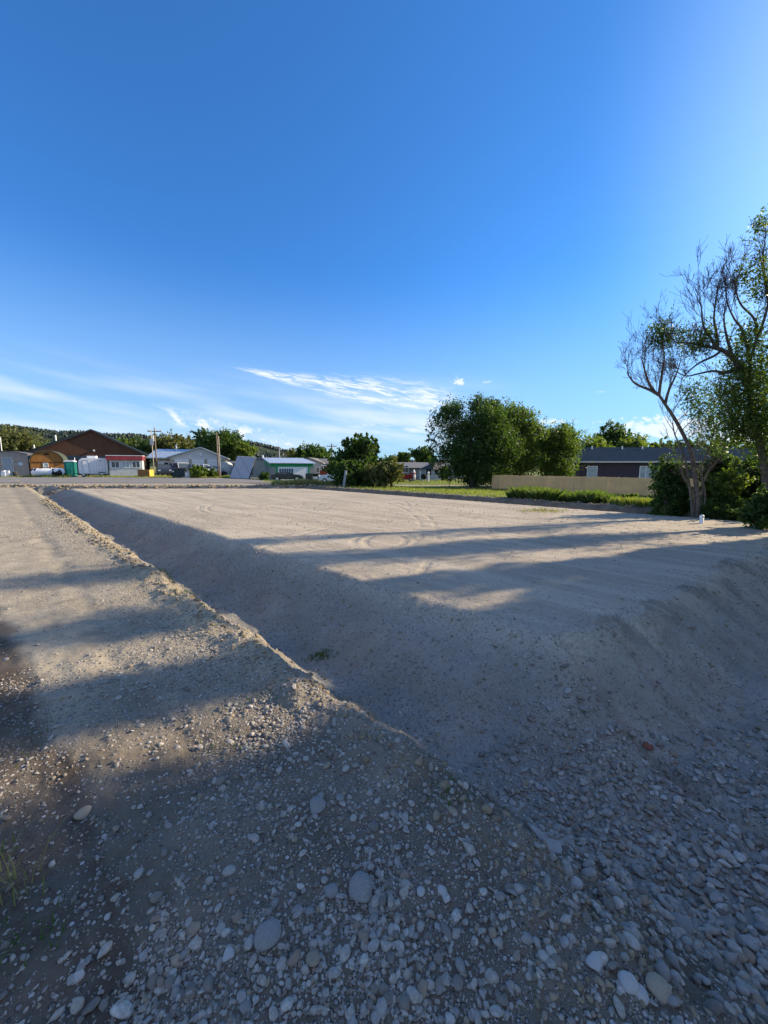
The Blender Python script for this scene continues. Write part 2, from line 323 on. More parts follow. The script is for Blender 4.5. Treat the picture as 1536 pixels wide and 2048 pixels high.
def ground_material():
    m, t, b, _ = newmat('dirt'); g = t.new('ShaderNodeNewGeometry'); P = g.outputs['Position']
    def A(n): q = t.new('ShaderNodeAttribute', attribute_name=n); return q.outputs['Fac']
    ditch = A('ditch')
    pad, soil, lawn, wet = A('pad'), A('soil'), A('lawn'), A('gravel')
    n_big = t.noise(P, 0.35, 5, 0.6, 0.3); n_mid = t.noise(P, 2.2, 6, 0.62); n_fine = t.noise(P, 26, 5, 0.7)
    sp = t.new('ShaderNodeSeparateXYZ'); t.l.new(P, sp.inputs[0])
    # streaks left by the grader, long in the direction of the pad
    u_ = t.m('MULTIPLY', t.m('SUBTRACT', sp.outputs[1], sp.outputs[0]), 0.08); v_ = t.m('MULTIPLY', t.m('ADD', sp.outputs[0], sp.outputs[1]), 1.1)
    n_str = t.noise(t.comb(v_, u_, 0.0), 1.6, 6, 0.6)
    w_ = t.comb(t.m('MULTIPLY', sp.outputs[0], 0.22), t.m('MULTIPLY', sp.outputs[1], 1.6), 3.0); n_h = t.noise(w_, 1.2, 6, 0.6, 0.4)
    base = t.mix(t.ss(n_mid, 0.3, 0.7), (0.27, 0.235, 0.175), (0.42, 0.365, 0.27))
    pcol = t.mix(t.ss(n_str, 0.32, 0.68), (0.38, 0.325, 0.245), (0.52, 0.45, 0.345)); pcol = t.mix(t.m('MULTIPLY', t.ss(n_h, 0.5, 0.72), 0.5), pcol, (0.33, 0.285, 0.22))
    c = t.mix(pad, base, pcol)
    c = t.mix(t.m('MULTIPLY', t.ss(n_big, 0.45, 0.7), 0.35), c, (0.24, 0.20, 0.16))
    c = t.mix(t.m('MULTIPLY', A('lip'), t.ss(n_mid, .3, .6, .4, .9)), c, (0.50, 0.41, 0.26))  # lip rubble tinted yellow, its sunlit look put into the base colour
    scol = t.mix(t.ss(n_mid, 0.3, 0.7), (0.065, 0.048, 0.034), (0.15, 0.122, 0.092)); c = t.mix(soil, c, scol)
    c = t.mix(t.m('MULTIPLY', ditch, .75), c, t.mix(t.ss(n_mid, .3, .7), (0.235, 0.225, 0.20), (0.33, 0.315, 0.28)))
    # small stones sunk in the dirt: pale, dark and brown grains
    v1c = t.vor(P, 95, 'Color'); v1d = t.vor(P, 95); sv = t.new('ShaderNodeSeparateColor'); t.l.new(v1c, sv.inputs[0])
    st = t.ramp(sv.outputs[0], [(0, (0.12, 0.11, 0.10)), (0.4, (0.26, 0.24, 0.21)), (0.75, (0.40, 0.38, 0.35)), (1, (0.58, 0.56, 0.53))])
    nsp = t.noise(P, 1.1, 5, .65); spk = t.ss(nsp, .38, .62)
    is_st = t.m('MULTIPLY', t.m('MULTIPLY', t.ss(v1d, 0.42, 0.25), t.m('GREATER_THAN', sv.outputs[1], t.ss(wet, 0, 1, 0.82, 0.30))), spk)
    v2c = t.vor(P, 38, 'Color'); v2d = t.vor(P, 38); sv2 = t.new('ShaderNodeSeparateColor'); t.l.new(v2c, sv2.inputs[0])
    st2 = t.ramp(sv2.outputs[0], [(0, (0.14, 0.13, 0.12)), (0.5, (0.30, 0.28, 0.25)), (1, (0.55, 0.53, 0.50))])
    is2 = t.m('MULTIPLY', t.ss(v2d, 0.40, 0.28), t.m('GREATER_THAN', sv2.outputs[1], t.ss(wet, 0, 1, 0.97, 0.50)))
    c = t.mix(t.m('MULTIPLY', is_st, 0.8), c, st); c = t.mix(t.m('MULTIPLY', is2, 0.85), c, st2)
    c = t.mix(t.ss(n_fine, 0.35, 0.75, 0.0, 0.35), c, (0.17, 0.15, 0.125))
    gcol = t.mix(t.ss(n_mid, 0.35, 0.7), (0.11, 0.145, 0.03), (0.22, 0.235, 0.065)); gcol = t.mix(t.ss(n_h, 0.58, 0.7, 0, 0.6), gcol, (0.24, 0.21, 0.12))
    c = t.mix(t.ss(t.m('ADD', lawn, t.m('MULTIPLY', t.m('SUBTRACT', n_mid, 0.5), 0.8)), 0.4, 0.6), c, gcol)
    # tyre arcs printed in the pad
    hsum = t.m('ADD', t.m('MULTIPLY', n_fine, 0.35), t.m('MULTIPLY', n_mid, 0.5))
    hsum = t.m('ADD', hsum, t.m('MULTIPLY', is_st, 0.55)); hsum = t.m('ADD', hsum, t.m('MULTIPLY', is2, 1.3))
    arcs = None
    for cx, cy, r in ((-0.55, 8.2, 1.25), (-0.55, 8.2, 1.02), (0.9, 8.0, 1.3), (0.9, 8.0, 1.55), (-3.0, 16.0, 4.0), (-3.0, 16.0, 4.3), (4.5, 6.0, 7.0), (4.5, 6.0, 7.35), (2.0, 17.0, 5.5), (-16.0, 11.0, 17.0), (-16.0, 11.0, 17.4)):
        dx = t.m('SUBTRACT', sp.outputs[0], cx); dy = t.m('SUBTRACT', sp.outputs[1], cy)
        d = t.m('ABSOLUTE', t.m('SUBTRACT', t.m('SQRT', t.m('ADD', t.m('MULTIPLY', dx, dx), t.m('MULTIPLY', dy, dy))), r))
        a = t.ss(d, 0.11, 0.02); a = t.m('MULTIPLY', a, t.ss(t.noise(P, 0.8+r*.01, 2, 0.5), 0.42, 0.6)); arcs = a if arcs is None else t.m('MAXIMUM', arcs, a)
    arcs = t.m('MULTIPLY', t.m('MULTIPLY', arcs, pad), .45)
    hsum = t.m('SUBTRACT', hsum, t.m('MULTIPLY', arcs, t.m('ADD', 0.8, t.m('MULTIPLY', n_fine, 2.0))))
    c = t.mix(t.m('MULTIPLY', arcs, 0.4), c, (0.27, 0.23, 0.19))
    hsum = t.m('ADD', hsum, t.m('MULTIPLY', n_str, t.m('MULTIPLY', pad, 2.0))); hsum = t.m('ADD', hsum, t.m('MULTIPLY', n_h, 2.2))
    bp = t.new('ShaderNodeBump'); bp.inputs['Strength'].default_value = 1.0; bp.inputs['Distance'].default_value = 0.017
    t.l.new(hsum, bp.inputs['Height']); t.l.new(bp.outputs[0], b.inputs['Normal'])
    t.l.new(c, b.inputs['Base Color']); b.inputs['Roughness'].default_value = 0.93; b.inputs['Specular IOR Level'].default_value = 0.15
    return m
M_GROUND = ground_material()

# ------------------------------------------------------------------ ground
def poly_mask(poly, x, y):
    inside = np.zeros(x.shape, bool); n = len(poly)
    for i in range(n):
        (x1, y1), (x2, y2) = poly[i], poly[(i+1) % n]
        c = ((y1 > y) != (y2 > y)) & (x < (x2-x1)*(y-y1)/(y2-y1+1e-12)+x1); inside ^= c
    return inside
COBBLE = [gnd(u, v, -0.42) for u, v in ((1000, 1500), (1120, 1420), (1300, 1470), (1420, 1500), (1536, 1400), (1700, 1500), (1750, 2100), (1230, 2100), (1180, 1940), (1230, 1850), (1150, 1740), (1060, 1640))]
def cobble_soft(x, y):
    a = 0; n = fbm(x*2.3, y*2.3, 4, 119)
    for k in range(14):
        q = 2*math.pi*k/14; d = (.12, .30, .48)[k % 3]; a = a + poly_mask(COBBLE, x+math.cos(q)*d+.25*n, y+math.sin(q)*d+.25*n)
    return a/14
def masks(x, y):
    s, e1, e2, e3, e4 = edges(x, y)
    pad = sst(np.minimum(np.minimum(e1, e2), np.minimum(e3, e4)), -1.6, 0.2)
    track = np.where(s < 0, sst(-s, 1.2, 2.4)*0.75*sst(y, 1.5, 3.2), 0)
    padm = np.maximum(pad, track)
    n = fbm(x*1.4, y*1.4, 4, 91)
    soil = np.where(s < 0.1, sst(3.4-y+n*1.0, 0.0, 2.0)*0.80, 0)
    soil = np.maximum(soil, np.where((e2 < .25) & (x > 2.2) & (s > .5), sst(fbm(x*2.6+4, y*2.6, 5, 99, .65), -.05, .35)*0.6, 0))
    soil = np.maximum(soil, np.where((s > .2) & (e1 < -.5), .35*sst(n, -.2, .3), 0))
    soil = np.maximum(soil, np.where(s < 0.5, np.exp(-((s-0.14)/0.16)**2)*(0.75+n*.4)*np.where(y > 3, .6, 1), 0))
    soil = np.maximum(soil, np.where(e1 < -.2, sst(n+0.5*fbm(x*4, y*4, 2, 93), .25, .7)*0.4, 0))
    soil = np.maximum(soil, ((-e3 > 0.6) & (-e3 < 2.0) & (x < 9.8))*0.75)
    soil = np.maximum(soil, ((-e4 > 1.0) & (-e4 < 3.6))*(0.45+0.3*n))
    soil = np.maximum(soil, np.where((y < 2.6) & (x > -.3), np.exp(-((s-.20)/.20)**2)*np.clip(1.1+n, 0, 1)*sst(-y, -2.6, -1.9), 0))
    soil = np.maximum(soil, .55*cobble_soft(x, y)*np.clip(.75+fbm(x*2, y*2, 3, 98), .3, 1))
    q = ((x+2.75)*1.65+(y-2.85)*1.95)/2.55+.10*fbm(x*3, y*3, 3, 66); soil = np.maximum(soil, sst(-q, -.04, .10)*(y < 4.5)*(y > -3)*(x < 0))
    lawn = sst(-e3, 1.9, 2.5)*sst(x+0.35*(y-27), -9.5, -7.0)
    lawn = np.maximum(lawn, sst(-e3, 1.5, 3.0)*(x > 9.5)*0.7)
    yard = (y > 52)*sst(fbm(x*.3, y*.3, 3, 95), -.1, .3)*0.8; lawn = np.maximum(lawn, yard)
    lawn = np.where(y > 75, 1.0, lawn)
    lawn = np.where((y > 40) & (y < 43) & (x+y > 34), 0.2, lawn)
    strip = np.exp(-((s+0.45)/0.45)**2)
    patch = sst(fbm(x*.9+5, y*.9, 3, 97), 0.0, 0.35)
    grav = np.clip(np.where(s < 0, np.maximum(strip, 0.65*patch), 0.35+0.5*patch)*np.where(e1 > .1, 0.25, 1) + np.where((y < 2.6), 0.5, 0), 0, 1)
    return padm*(1-np.clip(soil, 0, 1)*.5), np.clip(soil, 0, 1), np.clip(lawn, 0, 1), grav
def build_ground():
    ang = np.concatenate([np.arange(-60, 60, 0.3), np.arange(60, 300, 3.0)]); ang = np.radians(ang)
    r1 = 0.34*np.exp(np.arange(0, math.log(62/0.34), 0.0105)); r2 = 62*np.exp(np.arange(0.02, math.log(4500/62), 0.05))
    rr = np.concatenate([r1, r2]); na, nr = len(ang), len(rr)
    Rr, Aa = np.meshgrid(rr, ang, indexing='ij'); x = (Rr*np.sin(Aa)).ravel(); y = (Rr*np.cos(Aa)).ravel()
    x = np.append(x, 0.0); y = np.append(y, 0.0); z = height(x, y)
    i = np.arange(nr-1)[:, None]*na; j = np.arange(na)[None, :]; j2 = (j+1) % na
    q = np.stack([i+j, i+na+j, i+na+j2, i+j2], -1).reshape(-1, 4)[:, ::-1]
    c = nr*na; tri = np.stack([np.full(na, c), np.arange(na), (np.arange(na)+1) % na, (np.arange(na)+1) % na], -1)
    me = bpy.data.meshes.new('ground'); V = np.stack([x, y, z], -1)
    fl = q.ravel(); t3 = tri[:, [0, 2, 1]].ravel()
    me.vertices.add(len(V)); me.vertices.foreach_set('co', V.astype(np.float32).ravel())
    me.loops.add(len(fl)+len(t3)); me.loops.foreach_set('vertex_index', np.concatenate([fl, t3]).astype(np.int32))
    nq = len(q); ls = np.concatenate([np.arange(nq)*4, nq*4+np.arange(na)*3]).astype(np.int32)
    me.polygons.add(nq+na); me.polygons.foreach_set('loop_start', ls); me.update(calc_edges=True); me.validate()
    me.polygons.foreach_set('use_smooth', np.ones(nq+na, bool))
    sl_ = edges(x, y)[0]; dt_ = edges(x, y); dt_ = np.clip(sst(dt_[0], .2, .5)*sst(-np.minimum(dt_[1], dt_[2]), -.2, .35), 0, 1)*(x+y < 16); lip_lit = np.exp(-((sl_+.16)/.2)**2)*sst(y, 1.8, 4)*(y < 30)
    for nme, a in zip(('pad', 'soil', 'lawn', 'gravel', 'lip', 'ditch'), (*masks(x, y), lip_lit, dt_)):
        at_ = me.attributes.new(nme, 'FLOAT', 'POINT'); at_.data.foreach_set('value', np.asarray(a, np.float32))
    tag(link('ground', me, M_GROUND), kind='structure')
build_ground()

# street behind the pad, laid 4 mm and more above the dirt, with a low broken edge
def build_street():
    m, t, b, _ = newmat('asphalt'); g = t.new('ShaderNodeNewGeometry'); P = g.outputs['Position']
    n = t.noise(P, 0.5, 6, 0.65, 0.5); f = t.noise(P, 40, 3, 0.6)
    c = t.mix(t.ss(n, 0.35, 0.7), (0.17, 0.16, 0.145), (0.24, 0.22, 0.195)); c = t.mix(t.ss(f, 0.4, 0.7, 0, 0.4), c, (0.12, 0.11, 0.10))
    cr = t.vor(t.comb(t.noise(P, 0.3, 3), t.noise(P, 0.25, 3), 0.0), 9, 'Distance', 'DISTANCE_TO_EDGE'); c = t.mix(t.ss(cr, 0.03, 0.0, 0, 0.6), c, (0.05, 0.05, 0.05))
    t.l.new(c, b.inputs['Base Color']); b.inputs['Roughness'].default_value = 0.9
    xs = np.concatenate([np.linspace(-190, -60, 14), np.linspace(-58, -8, 60)]); vs = []; fs = []
    for i, x in enumerate(xs):
        yn = 35.0+0.25*vnoise(np.array([x*.8]), np.array([0.5]), 3)[0]; yf = 51.5 - 5.0*float(sst(np.array([x]), -34, -16)[0]) - 8*float(sst(np.array([x]), -16, -9)[0]) + 0.4*vnoise(np.array([x*.6]), np.array([4.5]), 5)[0]
        for k in range(9):
            y = yn+(yf-yn)*k/8; z = hz(x, y)+0.03 if k else hz(x, y)-0.05
            vs.append((x, y+(0.02 if k else 0), z))
            if k == 0: vs.append((x, y+0.01, hz(x, y)+0.03))
        if i:
            a, b0 = (i-1)*10, i*10; fs += [(a+k, b0+k, b0+k+1, a+k+1) for k in range(9)]
    tag(MB().add(vs, fs).build('street', m), kind='structure')
build_street()

# ------------------------------------------------------------------ hills with pines
def build_hills():
    m, t, b, _ = newmat('hill_slope'); g = t.new('ShaderNodeNewGeometry'); n = t.noise(g.outputs['Position'], 0.012, 4, 0.6); n2 = t.noise(g.outputs['Position'], 0.09, 4, 0.7)
    c = t.mix(t.ss(n2, 0.35, 0.65), (0.028, 0.044, 0.036), (0.055, 0.070, 0.045)); c = t.mix(t.ss(n, 0.60, 0.70), c, (0.24, 0.20, 0.13))
    t.l.new(c, b.inputs['Base Color']); b.inputs['Roughness'].default_value = 1.0; b.inputs['Specular IOR Level'].default_value = 0
    prof = [(-400, 800), (-200, 828), (0, 853), (60, 860), (120, 868), (160, 866), (200, 872), (260, 872), (330, 878), (400, 880), (470, 886), (505, 888), (540, 896), (580, 906), (620, 916), (680, 922), (760, 925), (900, 926), (1200, 925), (1700, 922), (2400, 916)]
    us = np.linspace(-400, 2400, 260); pv = np.interp(us, [p[0] for p in prof], [p[1] for p in prof])
    Y0 = 1000; vs = []; nl = 14
    for k in range(nl):
        f = k/(nl-2) if k < nl-1 else 1.0; YY = 560+(Y0-560)*f
        for u, v in zip(us, pv):
            top = at(u, v, Y0); h = max(top.z, 1)
            if k == nl-1: vs.append((top.x*1.25, Y0*1.25, -5)); continue
            s = f*f*(3-2*f)*0.5+f*0.5; nn = float(fbm(np.array([top.x*.01]), np.array([YY*.01]), 4, 12)[0])
            vs.append((top.x*(YY/Y0), YY, -3 + (h+3)*s + nn*h*0.16*math.sin(math.pi*min(f, 1))))
    n = len(us); fs = [(k*n+i, k*n+i+1, (k+1)*n+i+1, (k+1)*n+i) for k in range(nl-1) for i in range(n-1)]
    tag(MB().add(vs, fs).build('hills', m, smooth=True), kind='structure')
    rng = np.random.default_rng(4); V = []; Fc = []; Va = np.array(vs[:(nl-1)*n]).reshape(nl-1, n, 3)
    for q in range(6500):
        i = rng.uniform(0, n*0.46) if rng.random() < .93 else rng.uniform(n*.46, n-2); k = (nl-2.0) - abs(rng.normal(0, 0.5))*2.2 if rng.random() < .65 else rng.uniform(1, nl-2)
        k = min(max(k, 0), nl-2.01); a, bq = int(i), int(k); fi, fk = i-a, k-bq
        p = (Va[bq, a]*(1-fi)+Va[bq, min(a+1, n-1)]*fi)*(1-fk) + (Va[min(bq+1, nl-2), a]*(1-fi)+Va[min(bq+1, nl-2), min(a+1, n-1)]*fi)*fk
        if p[2] < 8 and rng.random() < .7: continue
        if vnoise(p[0:1]*.012, p[1:2]*.012, 44)[0] < .30: continue
        h = rng.uniform(3.5, 11); r = h*rng.uniform(.24, .45); k0 = len(V)
        for lev, (zz, rr_) in enumerate(((0.0, 1.0), (0.45, .75), (0.4, 1.0), (1.0, 0.05))):
            for j in range(5):
                w = j*1.2566+lev+q; V.append((p[0]+math.cos(w)*r*rr_*rng.uniform(.7, 1.2), p[1]+math.sin(w)*r*rr_, p[2]-1+h*zz))
        for lev in (0, 2):
            for j in range(5): Fc.append((k0+lev*5+j, k0+lev*5+(j+1) % 5, k0+lev*5+5+(j+1) % 5, k0+lev*5+5+j))
    o = MB().add(V, Fc).build('pine_forest', M_LEAFP); tag(o, 'dark pine woods covering the far hills behind the buildings', 'forest', kind='stuff')
build_hills()

# ------------------------------------------------------------------ vegetation
def unit(rng, n):
    v = rng.normal(size=(n, 3)); return v/np.linalg.norm(v, axis=1)[:, None]
def leaves_mesh(name, P, size, rng, asp=1.9, up=0.0):
    """P: leaf centres -> one diamond leaf each, random lie"""
    n = len(P); a = unit(rng, n); a[:, 2] += up; a /= np.linalg.norm(a, axis=1)[:, None]
    b = np.cross(a, unit(rng, n)); b /= np.linalg.norm(b, axis=1)[:, None]+1e-9
    s = size*rng.uniform(.6, 1.35, n)[:, None]; a = a*s*asp*.5; b = b*s*.5
    V = np.stack([P-a, P-b*1.0+a*.1, P+a, P+b+a*.1], 1).reshape(-1, 3)
    me = raw_mesh(name, V, np.arange(4*n), 4, smooth=False)
    r = np.repeat(rng.random(n), 4).astype(np.float32); at_ = me.attributes.new('rnd', 'FLOAT', 'POINT'); at_.data.foreach_set('value', r)
    return me
def crown_points(lobes, n, rng, clump=0.16, shell=0.55, per=38, keep=None, spray=True):
    """lobes: (cx,cy,cz,rx,ry,rz,weight). Leaves gather in twig-sized clumps near the lobes' surface."""
    w = np.array([l[6] if len(l) > 6 else l[3]*l[4]*l[5] for l in lobes]); w = w/w.sum(); out = []
    nc = max(6, n//per)
    for l, k in zip(lobes, rng.multinomial(nc, w)):
        if not k: continue
        d = unit(rng, k); rad = shell+(1-shell)*rng.random(k)**0.6; rad *= 0.82+0.50*rng.random(k)**1.5
        c = d*rad[:, None]*np.array(l[3:6])+np.array(l[:3])
        cs = clump*np.mean(l[3:6])*rng.uniform(.5, 1.5, k)
        cc = np.repeat(c, per, 0); ss = np.repeat(cs, per)[:, None]; dd = np.repeat(d, per, 0)
        sp = d*0.7+unit(rng, k)*.7+np.array([0, 0, .35]); sp /= np.linalg.norm(sp, axis=1)[:, None]; sp = np.repeat(sp, per, 0); tt_ = rng.uniform(-1, 1.6, len(cc))[:, None]
        out.append(cc + sp*ss*tt_*1.1 + rng.normal(size=cc.shape)*ss*0.26*(1.5-.4*tt_)) if spray else out.append(cc + rng.normal(size=cc.shape)*ss*0.62*np.array([1, 1, .8]) + dd*np.abs(rng.normal(size=(len(cc), 1)))*ss*.5)
    P = np.concatenate(out)
    if keep is not None: P = P[keep(P)]
    return P
def bend(p, q, rng, amt=0.12, n=5):
    p, q = Vector(p), Vector(q); L = (q-p).length; r = []
    for i in range(n+1):
        t = i/n; o = Vector(rng.normal(size=3))*L*amt*math.sin(math.pi*t)*0.5
        r.append(p.lerp(q, t)+o+Vector((0, 0, -L*amt*.5*math.sin(math.pi*t))))
    return r
def tree(name, label, cat, loc, lobes, n, leaf, seed, m=None, bark=None, tr=0.22, group=None, clump=0.16, shell=.55, stems=1, keep=None, per=38, up=0.0, trunk_top=None, asp=1.9):
    """tapered trunk with limbs running into every lobe of the crown"""
    rng = np.random.default_rng(seed); t = thing(name, label, cat, loc, 0, group); b = MB()
    big = sorted(lobes, key=lambda l: -l[2]); cx = np.mean([l[0] for l in lobes]); cy = np.mean([l[1] for l in lobes])
    topz = trunk_top if trunk_top else 0.55*max(l[2]+l[5] for l in lobes)
    for k in range(stems):
        a = 2*math.pi*k/max(stems, 1)+seed; off = 0 if stems == 1 else tr*1.6
        p0 = Vector((math.cos(a)*off, math.sin(a)*off, -0.25)); p1 = Vector((cx*.5+math.cos(a)*off*3, cy*.5+math.sin(a)*off*3, topz))
        pts = bend(p0, p1, rng, 0.07, 6); b.tube(pts, [tr*(1.25 if i == 0 else 1-0.09*i) for i in range(7)], 9)
        for l in lobes[k::stems]:
            j = 2+int(rng.integers(0, 4)); s = pts[j]; e = Vector(l[:3])+Vector((0, 0, l[5]*.45))
            lp = bend(s, e, rng, 0.16, 6); b.tube(lp, [tr*(.55 if keep is None else .3)*(1-i/6.6) for i in range(7)], 6)
            for q in range(5):
                i = int(rng.integers(2, 6)); d = unit(rng, 1)[0]; d[2] = abs(d[2])
                e2 = Vector(l[:3])+Vector(d*np.array(l[3:6])*.8); b.tube(bend(lp[i], e2, rng, 0.15, 4), [tr*.20*(1-k2/4.6) for k2 in range(5)], 4, False)
    b.build('trunk', bark or M_BARK, t, smooth=True)
    P = crown_points(lobes, n, rng, clump, shell, per, (lambda q: keep(q+np.array(loc))) if keep else None, keep is None)
    link('crown', leaves_mesh('crown', P, leaf, rng, asp=asp, up=up), m or M_LEAF, t)
    return t
def round_lobes(rng, w, h, base, k=7, d=None):
    """irregular set of lobes filling a crown of width w, top h, underside base"""
    d = d or w; L = []
    cz = (h+base)/2; rz = (h-base)/2
    L.append((0, 0, cz, w*.33, d*.33, rz*.72))
    for i in range(k):
        a = 6.283*i/k+rng.uniform(-.4, .4); e = rng.uniform(-.75, .9); c = math.sqrt(max(0, 1-e*e*.6)); s = rng.uniform(.20, .33)
        L.append((math.cos(a)*w*.5*c*(1-s*.9), math.sin(a)*d*.5*c*(1-s*.9), cz+e*rz*(1-s), w*s*.8, d*s*.8, rz*s*1.5))
    return L
def bg_tree(u, vtop, wpx, Y, label, seed, m=None, n=5200, leaf=None, base=0.12, name='tree', group=None, vb=None, k=7, clump=.32, shell=.4, tr=None):
    x = X(u, Y); z0 = hz(x, Y); h = ZH(vtop, Y)-z0; w = wpx*Y/F; rng = np.random.default_rng(seed+100)
    leaf = leaf or max(0.13, Y*0.0030); n = int(n*1.5)
    return tree(name, label, name.replace('_', ' '), (x, Y, z0), round_lobes(rng, w, h, h*base, k, d=w*.9), n, leaf, seed, m, tr=tr or 0.035*h, group=group, clump=clump, shell=shell)
# --- row behind the left-hand buildings
bg_tree(-60, 842, 150, 95, 'broad green tree at the far left edge beyond the tan container', 1, M_LEAF3)
bg_tree(28, 853, 95, 90, 'olive green tree rising over the tan container', 2, M_LEAF3, n=8000)
bg_tree(88, 885, 45, 92, 'low tree showing left of the brown barn roof', 3, M_LEAF2)
bg_tree(248, 877, 52, 98, 'bright green tree just right of the brown barn peak', 5, M_LEAF2)
bg_tree(283, 876, 50, 100, 'dark green tree between the brown barn and the utility pole', 4, M_LEAF)
bg_tree(338, 868, 66, 100, 'grey brown cottonwood behind the utility pole', 6, M_LEAF3, n=7000)
bg_tree(372, 873, 62, 104, 'olive tree behind the roof ridge of the white workshop', 7, M_LEAF3)
bg_tree(442, 857, 92, 82, 'big dark green tree behind the white workshop', 8, M_LEAF, n=15000, k=10)
bg_tree(487, 888, 46, 80, 'lower yellow green tree at the right foot of the big dark tree', 9, M_LEAF2, n=7000)
bg_tree(592, 897, 40, 110, 'reddish grey tree far behind the green trimmed garage', 24, M_LEAF3)
bg_tree(626, 887, 62, 84, 'round spiky green tree above the grey gabled house', 10, M_LEAF, n=7000)
# --- by the street end of the lawn
bg_tree(716, 870, 96, 33, 'rounded dark green tree standing by the leaning pale post', 11, M_LEAF, n=17000, leaf=.13, base=.12, k=10, clump=.17, shell=.35)
def bush(u, v, wpx, hpx, label, seed, m=None, n=3500, leaf=.09, z=None, name='bush', Y=None, group=None, shell=.3):
    if Y is None: x, Y = gnd(u, v, z if z is not None else 0.0)
    else: x = X(u, Y)
    z0 = hz(x, Y); w = wpx*Y/F; h = hpx*Y/F; rng = np.random.default_rng(seed+300)
    L = [(rng.uniform(-.28, .28)*w, rng.uniform(-.25, .25)*w, h*rng.uniform(.28, .62), w*rng.uniform(.2, .32), w*rng.uniform(.2, .32), h*rng.uniform(.26, .38)) for _ in range(8)]
    L.append((0, 0, h*.38, w*.4, w*.35, h*.36))
    return tree(name, label, name.replace('_', ' '), (x, Y, z0), L, n, leaf, seed, m, tr=max(.02, h*.022), stems=4, clump=.24, shell=shell, group=group, trunk_top=h*.4)
bush(700, 972, 78, 62, 'black green bush at the foot of the rounded tree', 12, M_LEAF, 9000, .13, Y=30.5)
bush(772, 978, 80, 58, 'sprawling bush with yellow green tips right of the rounded tree', 13, M_LEAF3, 9000, .11, Y=29.5)
bush(737, 975, 50, 45, 'dark low bush between the rounded tree and the sprawling bush', 14, M_LEAF, 6000, .12, Y=30.2)
bg_tree(782, 912, 40, 120, 'faint tree left of the far grey roof', 15, M_LEAF, group=None)
bg_tree(805, 905, 28, 105, 'small dark tree poking over the far grey roof', 16, M_LEAF)
bg_tree(850, 893, 46, 88, 'tall rounded tree behind the pale far house', 17, M_LEAF, n=6000)
bush(888, 958, 22, 33, 'clipped dark shrub against the pale far house', 18, M_LEAF, 2500, .17, Y=55)
# --- large cluster in front of the fence
def cluster():
    def L(u, v, ru, rv, Y, x0, z0, wgt=None):
        p = at(u, v, Y); r = ru*Y/F; return (p.x-x0, 0.4*r*math.sin(u), p.z-z0, r, r*.9, rv*Y/F)
    Y = 38.0; x0 = X(948, Y); z0 = hz(x0, Y)
    A = [L(*a, Y, x0, z0) for a in ((880, 838, 22, 15), (868, 880, 14, 12), (905, 822, 26, 16), (958, 806, 20, 14), (972, 838, 34, 26), (925, 858, 34, 24), (985, 880, 40, 30), (930, 905, 40, 26), (965, 935, 36, 26), (895, 905, 22, 14), (920, 935, 22, 16), (983, 811, 14, 10), (990, 945, 30, 20), (875, 922, 14, 12), (958, 800, 9, 12), (946, 815, 10, 12), (990, 812, 10, 14), (860, 855, 9, 8), (864, 900, 9, 9), (890, 820, 12, 9), (862, 872, 8, 7), (905, 950, 18, 14), (950, 955, 28, 16), (1010, 900, 26, 30), (1012, 835, 18, 16))]
    tree('locust_tree', 'large airy dark tree with feathery branches left of the plank fence', 'tree', (x0, Y, z0), A, 60000, .10, 31, M_LEAF, tr=.15, stems=4, clump=.34, shell=.25, per=20)
    Y = 36.5; x0 = X(1045, Y); z0 = hz(x0, Y)
    B = [L(*a, Y, x0, z0) for a in ((1030, 838, 32, 24), (1060, 845, 28, 20), (1005, 860, 30, 28), (1050, 885, 44, 34), (1085, 870, 26, 20), (1015, 915, 38, 28), (1075, 920, 36, 28), (1040, 940, 40, 24))]
    tree('locust_tree', 'broad green tree directly behind the left end of the plank fence', 'tree', (x0, Y+3, z0), [(a[0]*1.08, a[1], a[2]*1.08, a[3]*1.08, a[4], a[5]*1.08) for a in B], 44000, .11, 32, M_LEAFM, tr=.18, clump=.30, shell=.3, per=24)
    Y = 41.0; x0 = X(1120, Y); z0 = hz(x0, Y)
    Cc = [L(*a, Y, x0, z0) for a in ((1110, 880, 26, 20), (1137, 870, 12, 20), (1152, 882, 9, 12), (1095, 900, 30, 26), (1130, 905, 20, 22), (1110, 935, 30, 24), (1128, 860, 8, 14), (1142, 858, 6, 10))]
    tree('locust_tree', 'ragged tree with spiky top beside the left gable of the plum house', 'tree', (x0, Y, z0), Cc, 32000, .11, 33, M_LEAFM, tr=.16, clump=.38, shell=.3, per=22)
cluster()
bg_tree(1176, 866, 78, 60, 'bright yellow green tree behind the left end of the plum house', 34, M_LEAF2, n=8000)
bg_tree(1300, 878, 50, 62, 'small leafy tree top behind the middle of the plum roof', 37, M_LEAFM, n=5000)
bg_tree(1222, 846, 62, 66, 'taller dark tree behind the plum house roof', 35, M_LEAF, n=8000)
bg_tree(1262, 864, 66, 60, 'fresh green tree right of the taller dark one behind the plum house', 36, M_LEAF2, n=6000)
for i, (u, vt, w_) in enumerate(((1318, 862, 34), (1352, 868, 40), (1395, 866, 40), (1445, 862, 52), (1500, 868, 60), (1560, 860, 70))):
    bg_tree(u, vt, w_, 64+i, ('thin pale tree top over the plum roof, leftmost of its row', 'thin tree top second from the left over the plum roof', 'thin tree top seen between the bare stems over the plum roof', 'tree top right of the bare stems over the plum roof', 'tree top beside the dark leafy tree trunk over the plum roof', 'tree top at the right picture edge over the plum roof')[i], 40+i, M_LEAF if i % 2 else M_LEAF2, n=2600, group='trees over the plum roof', clump=.16)

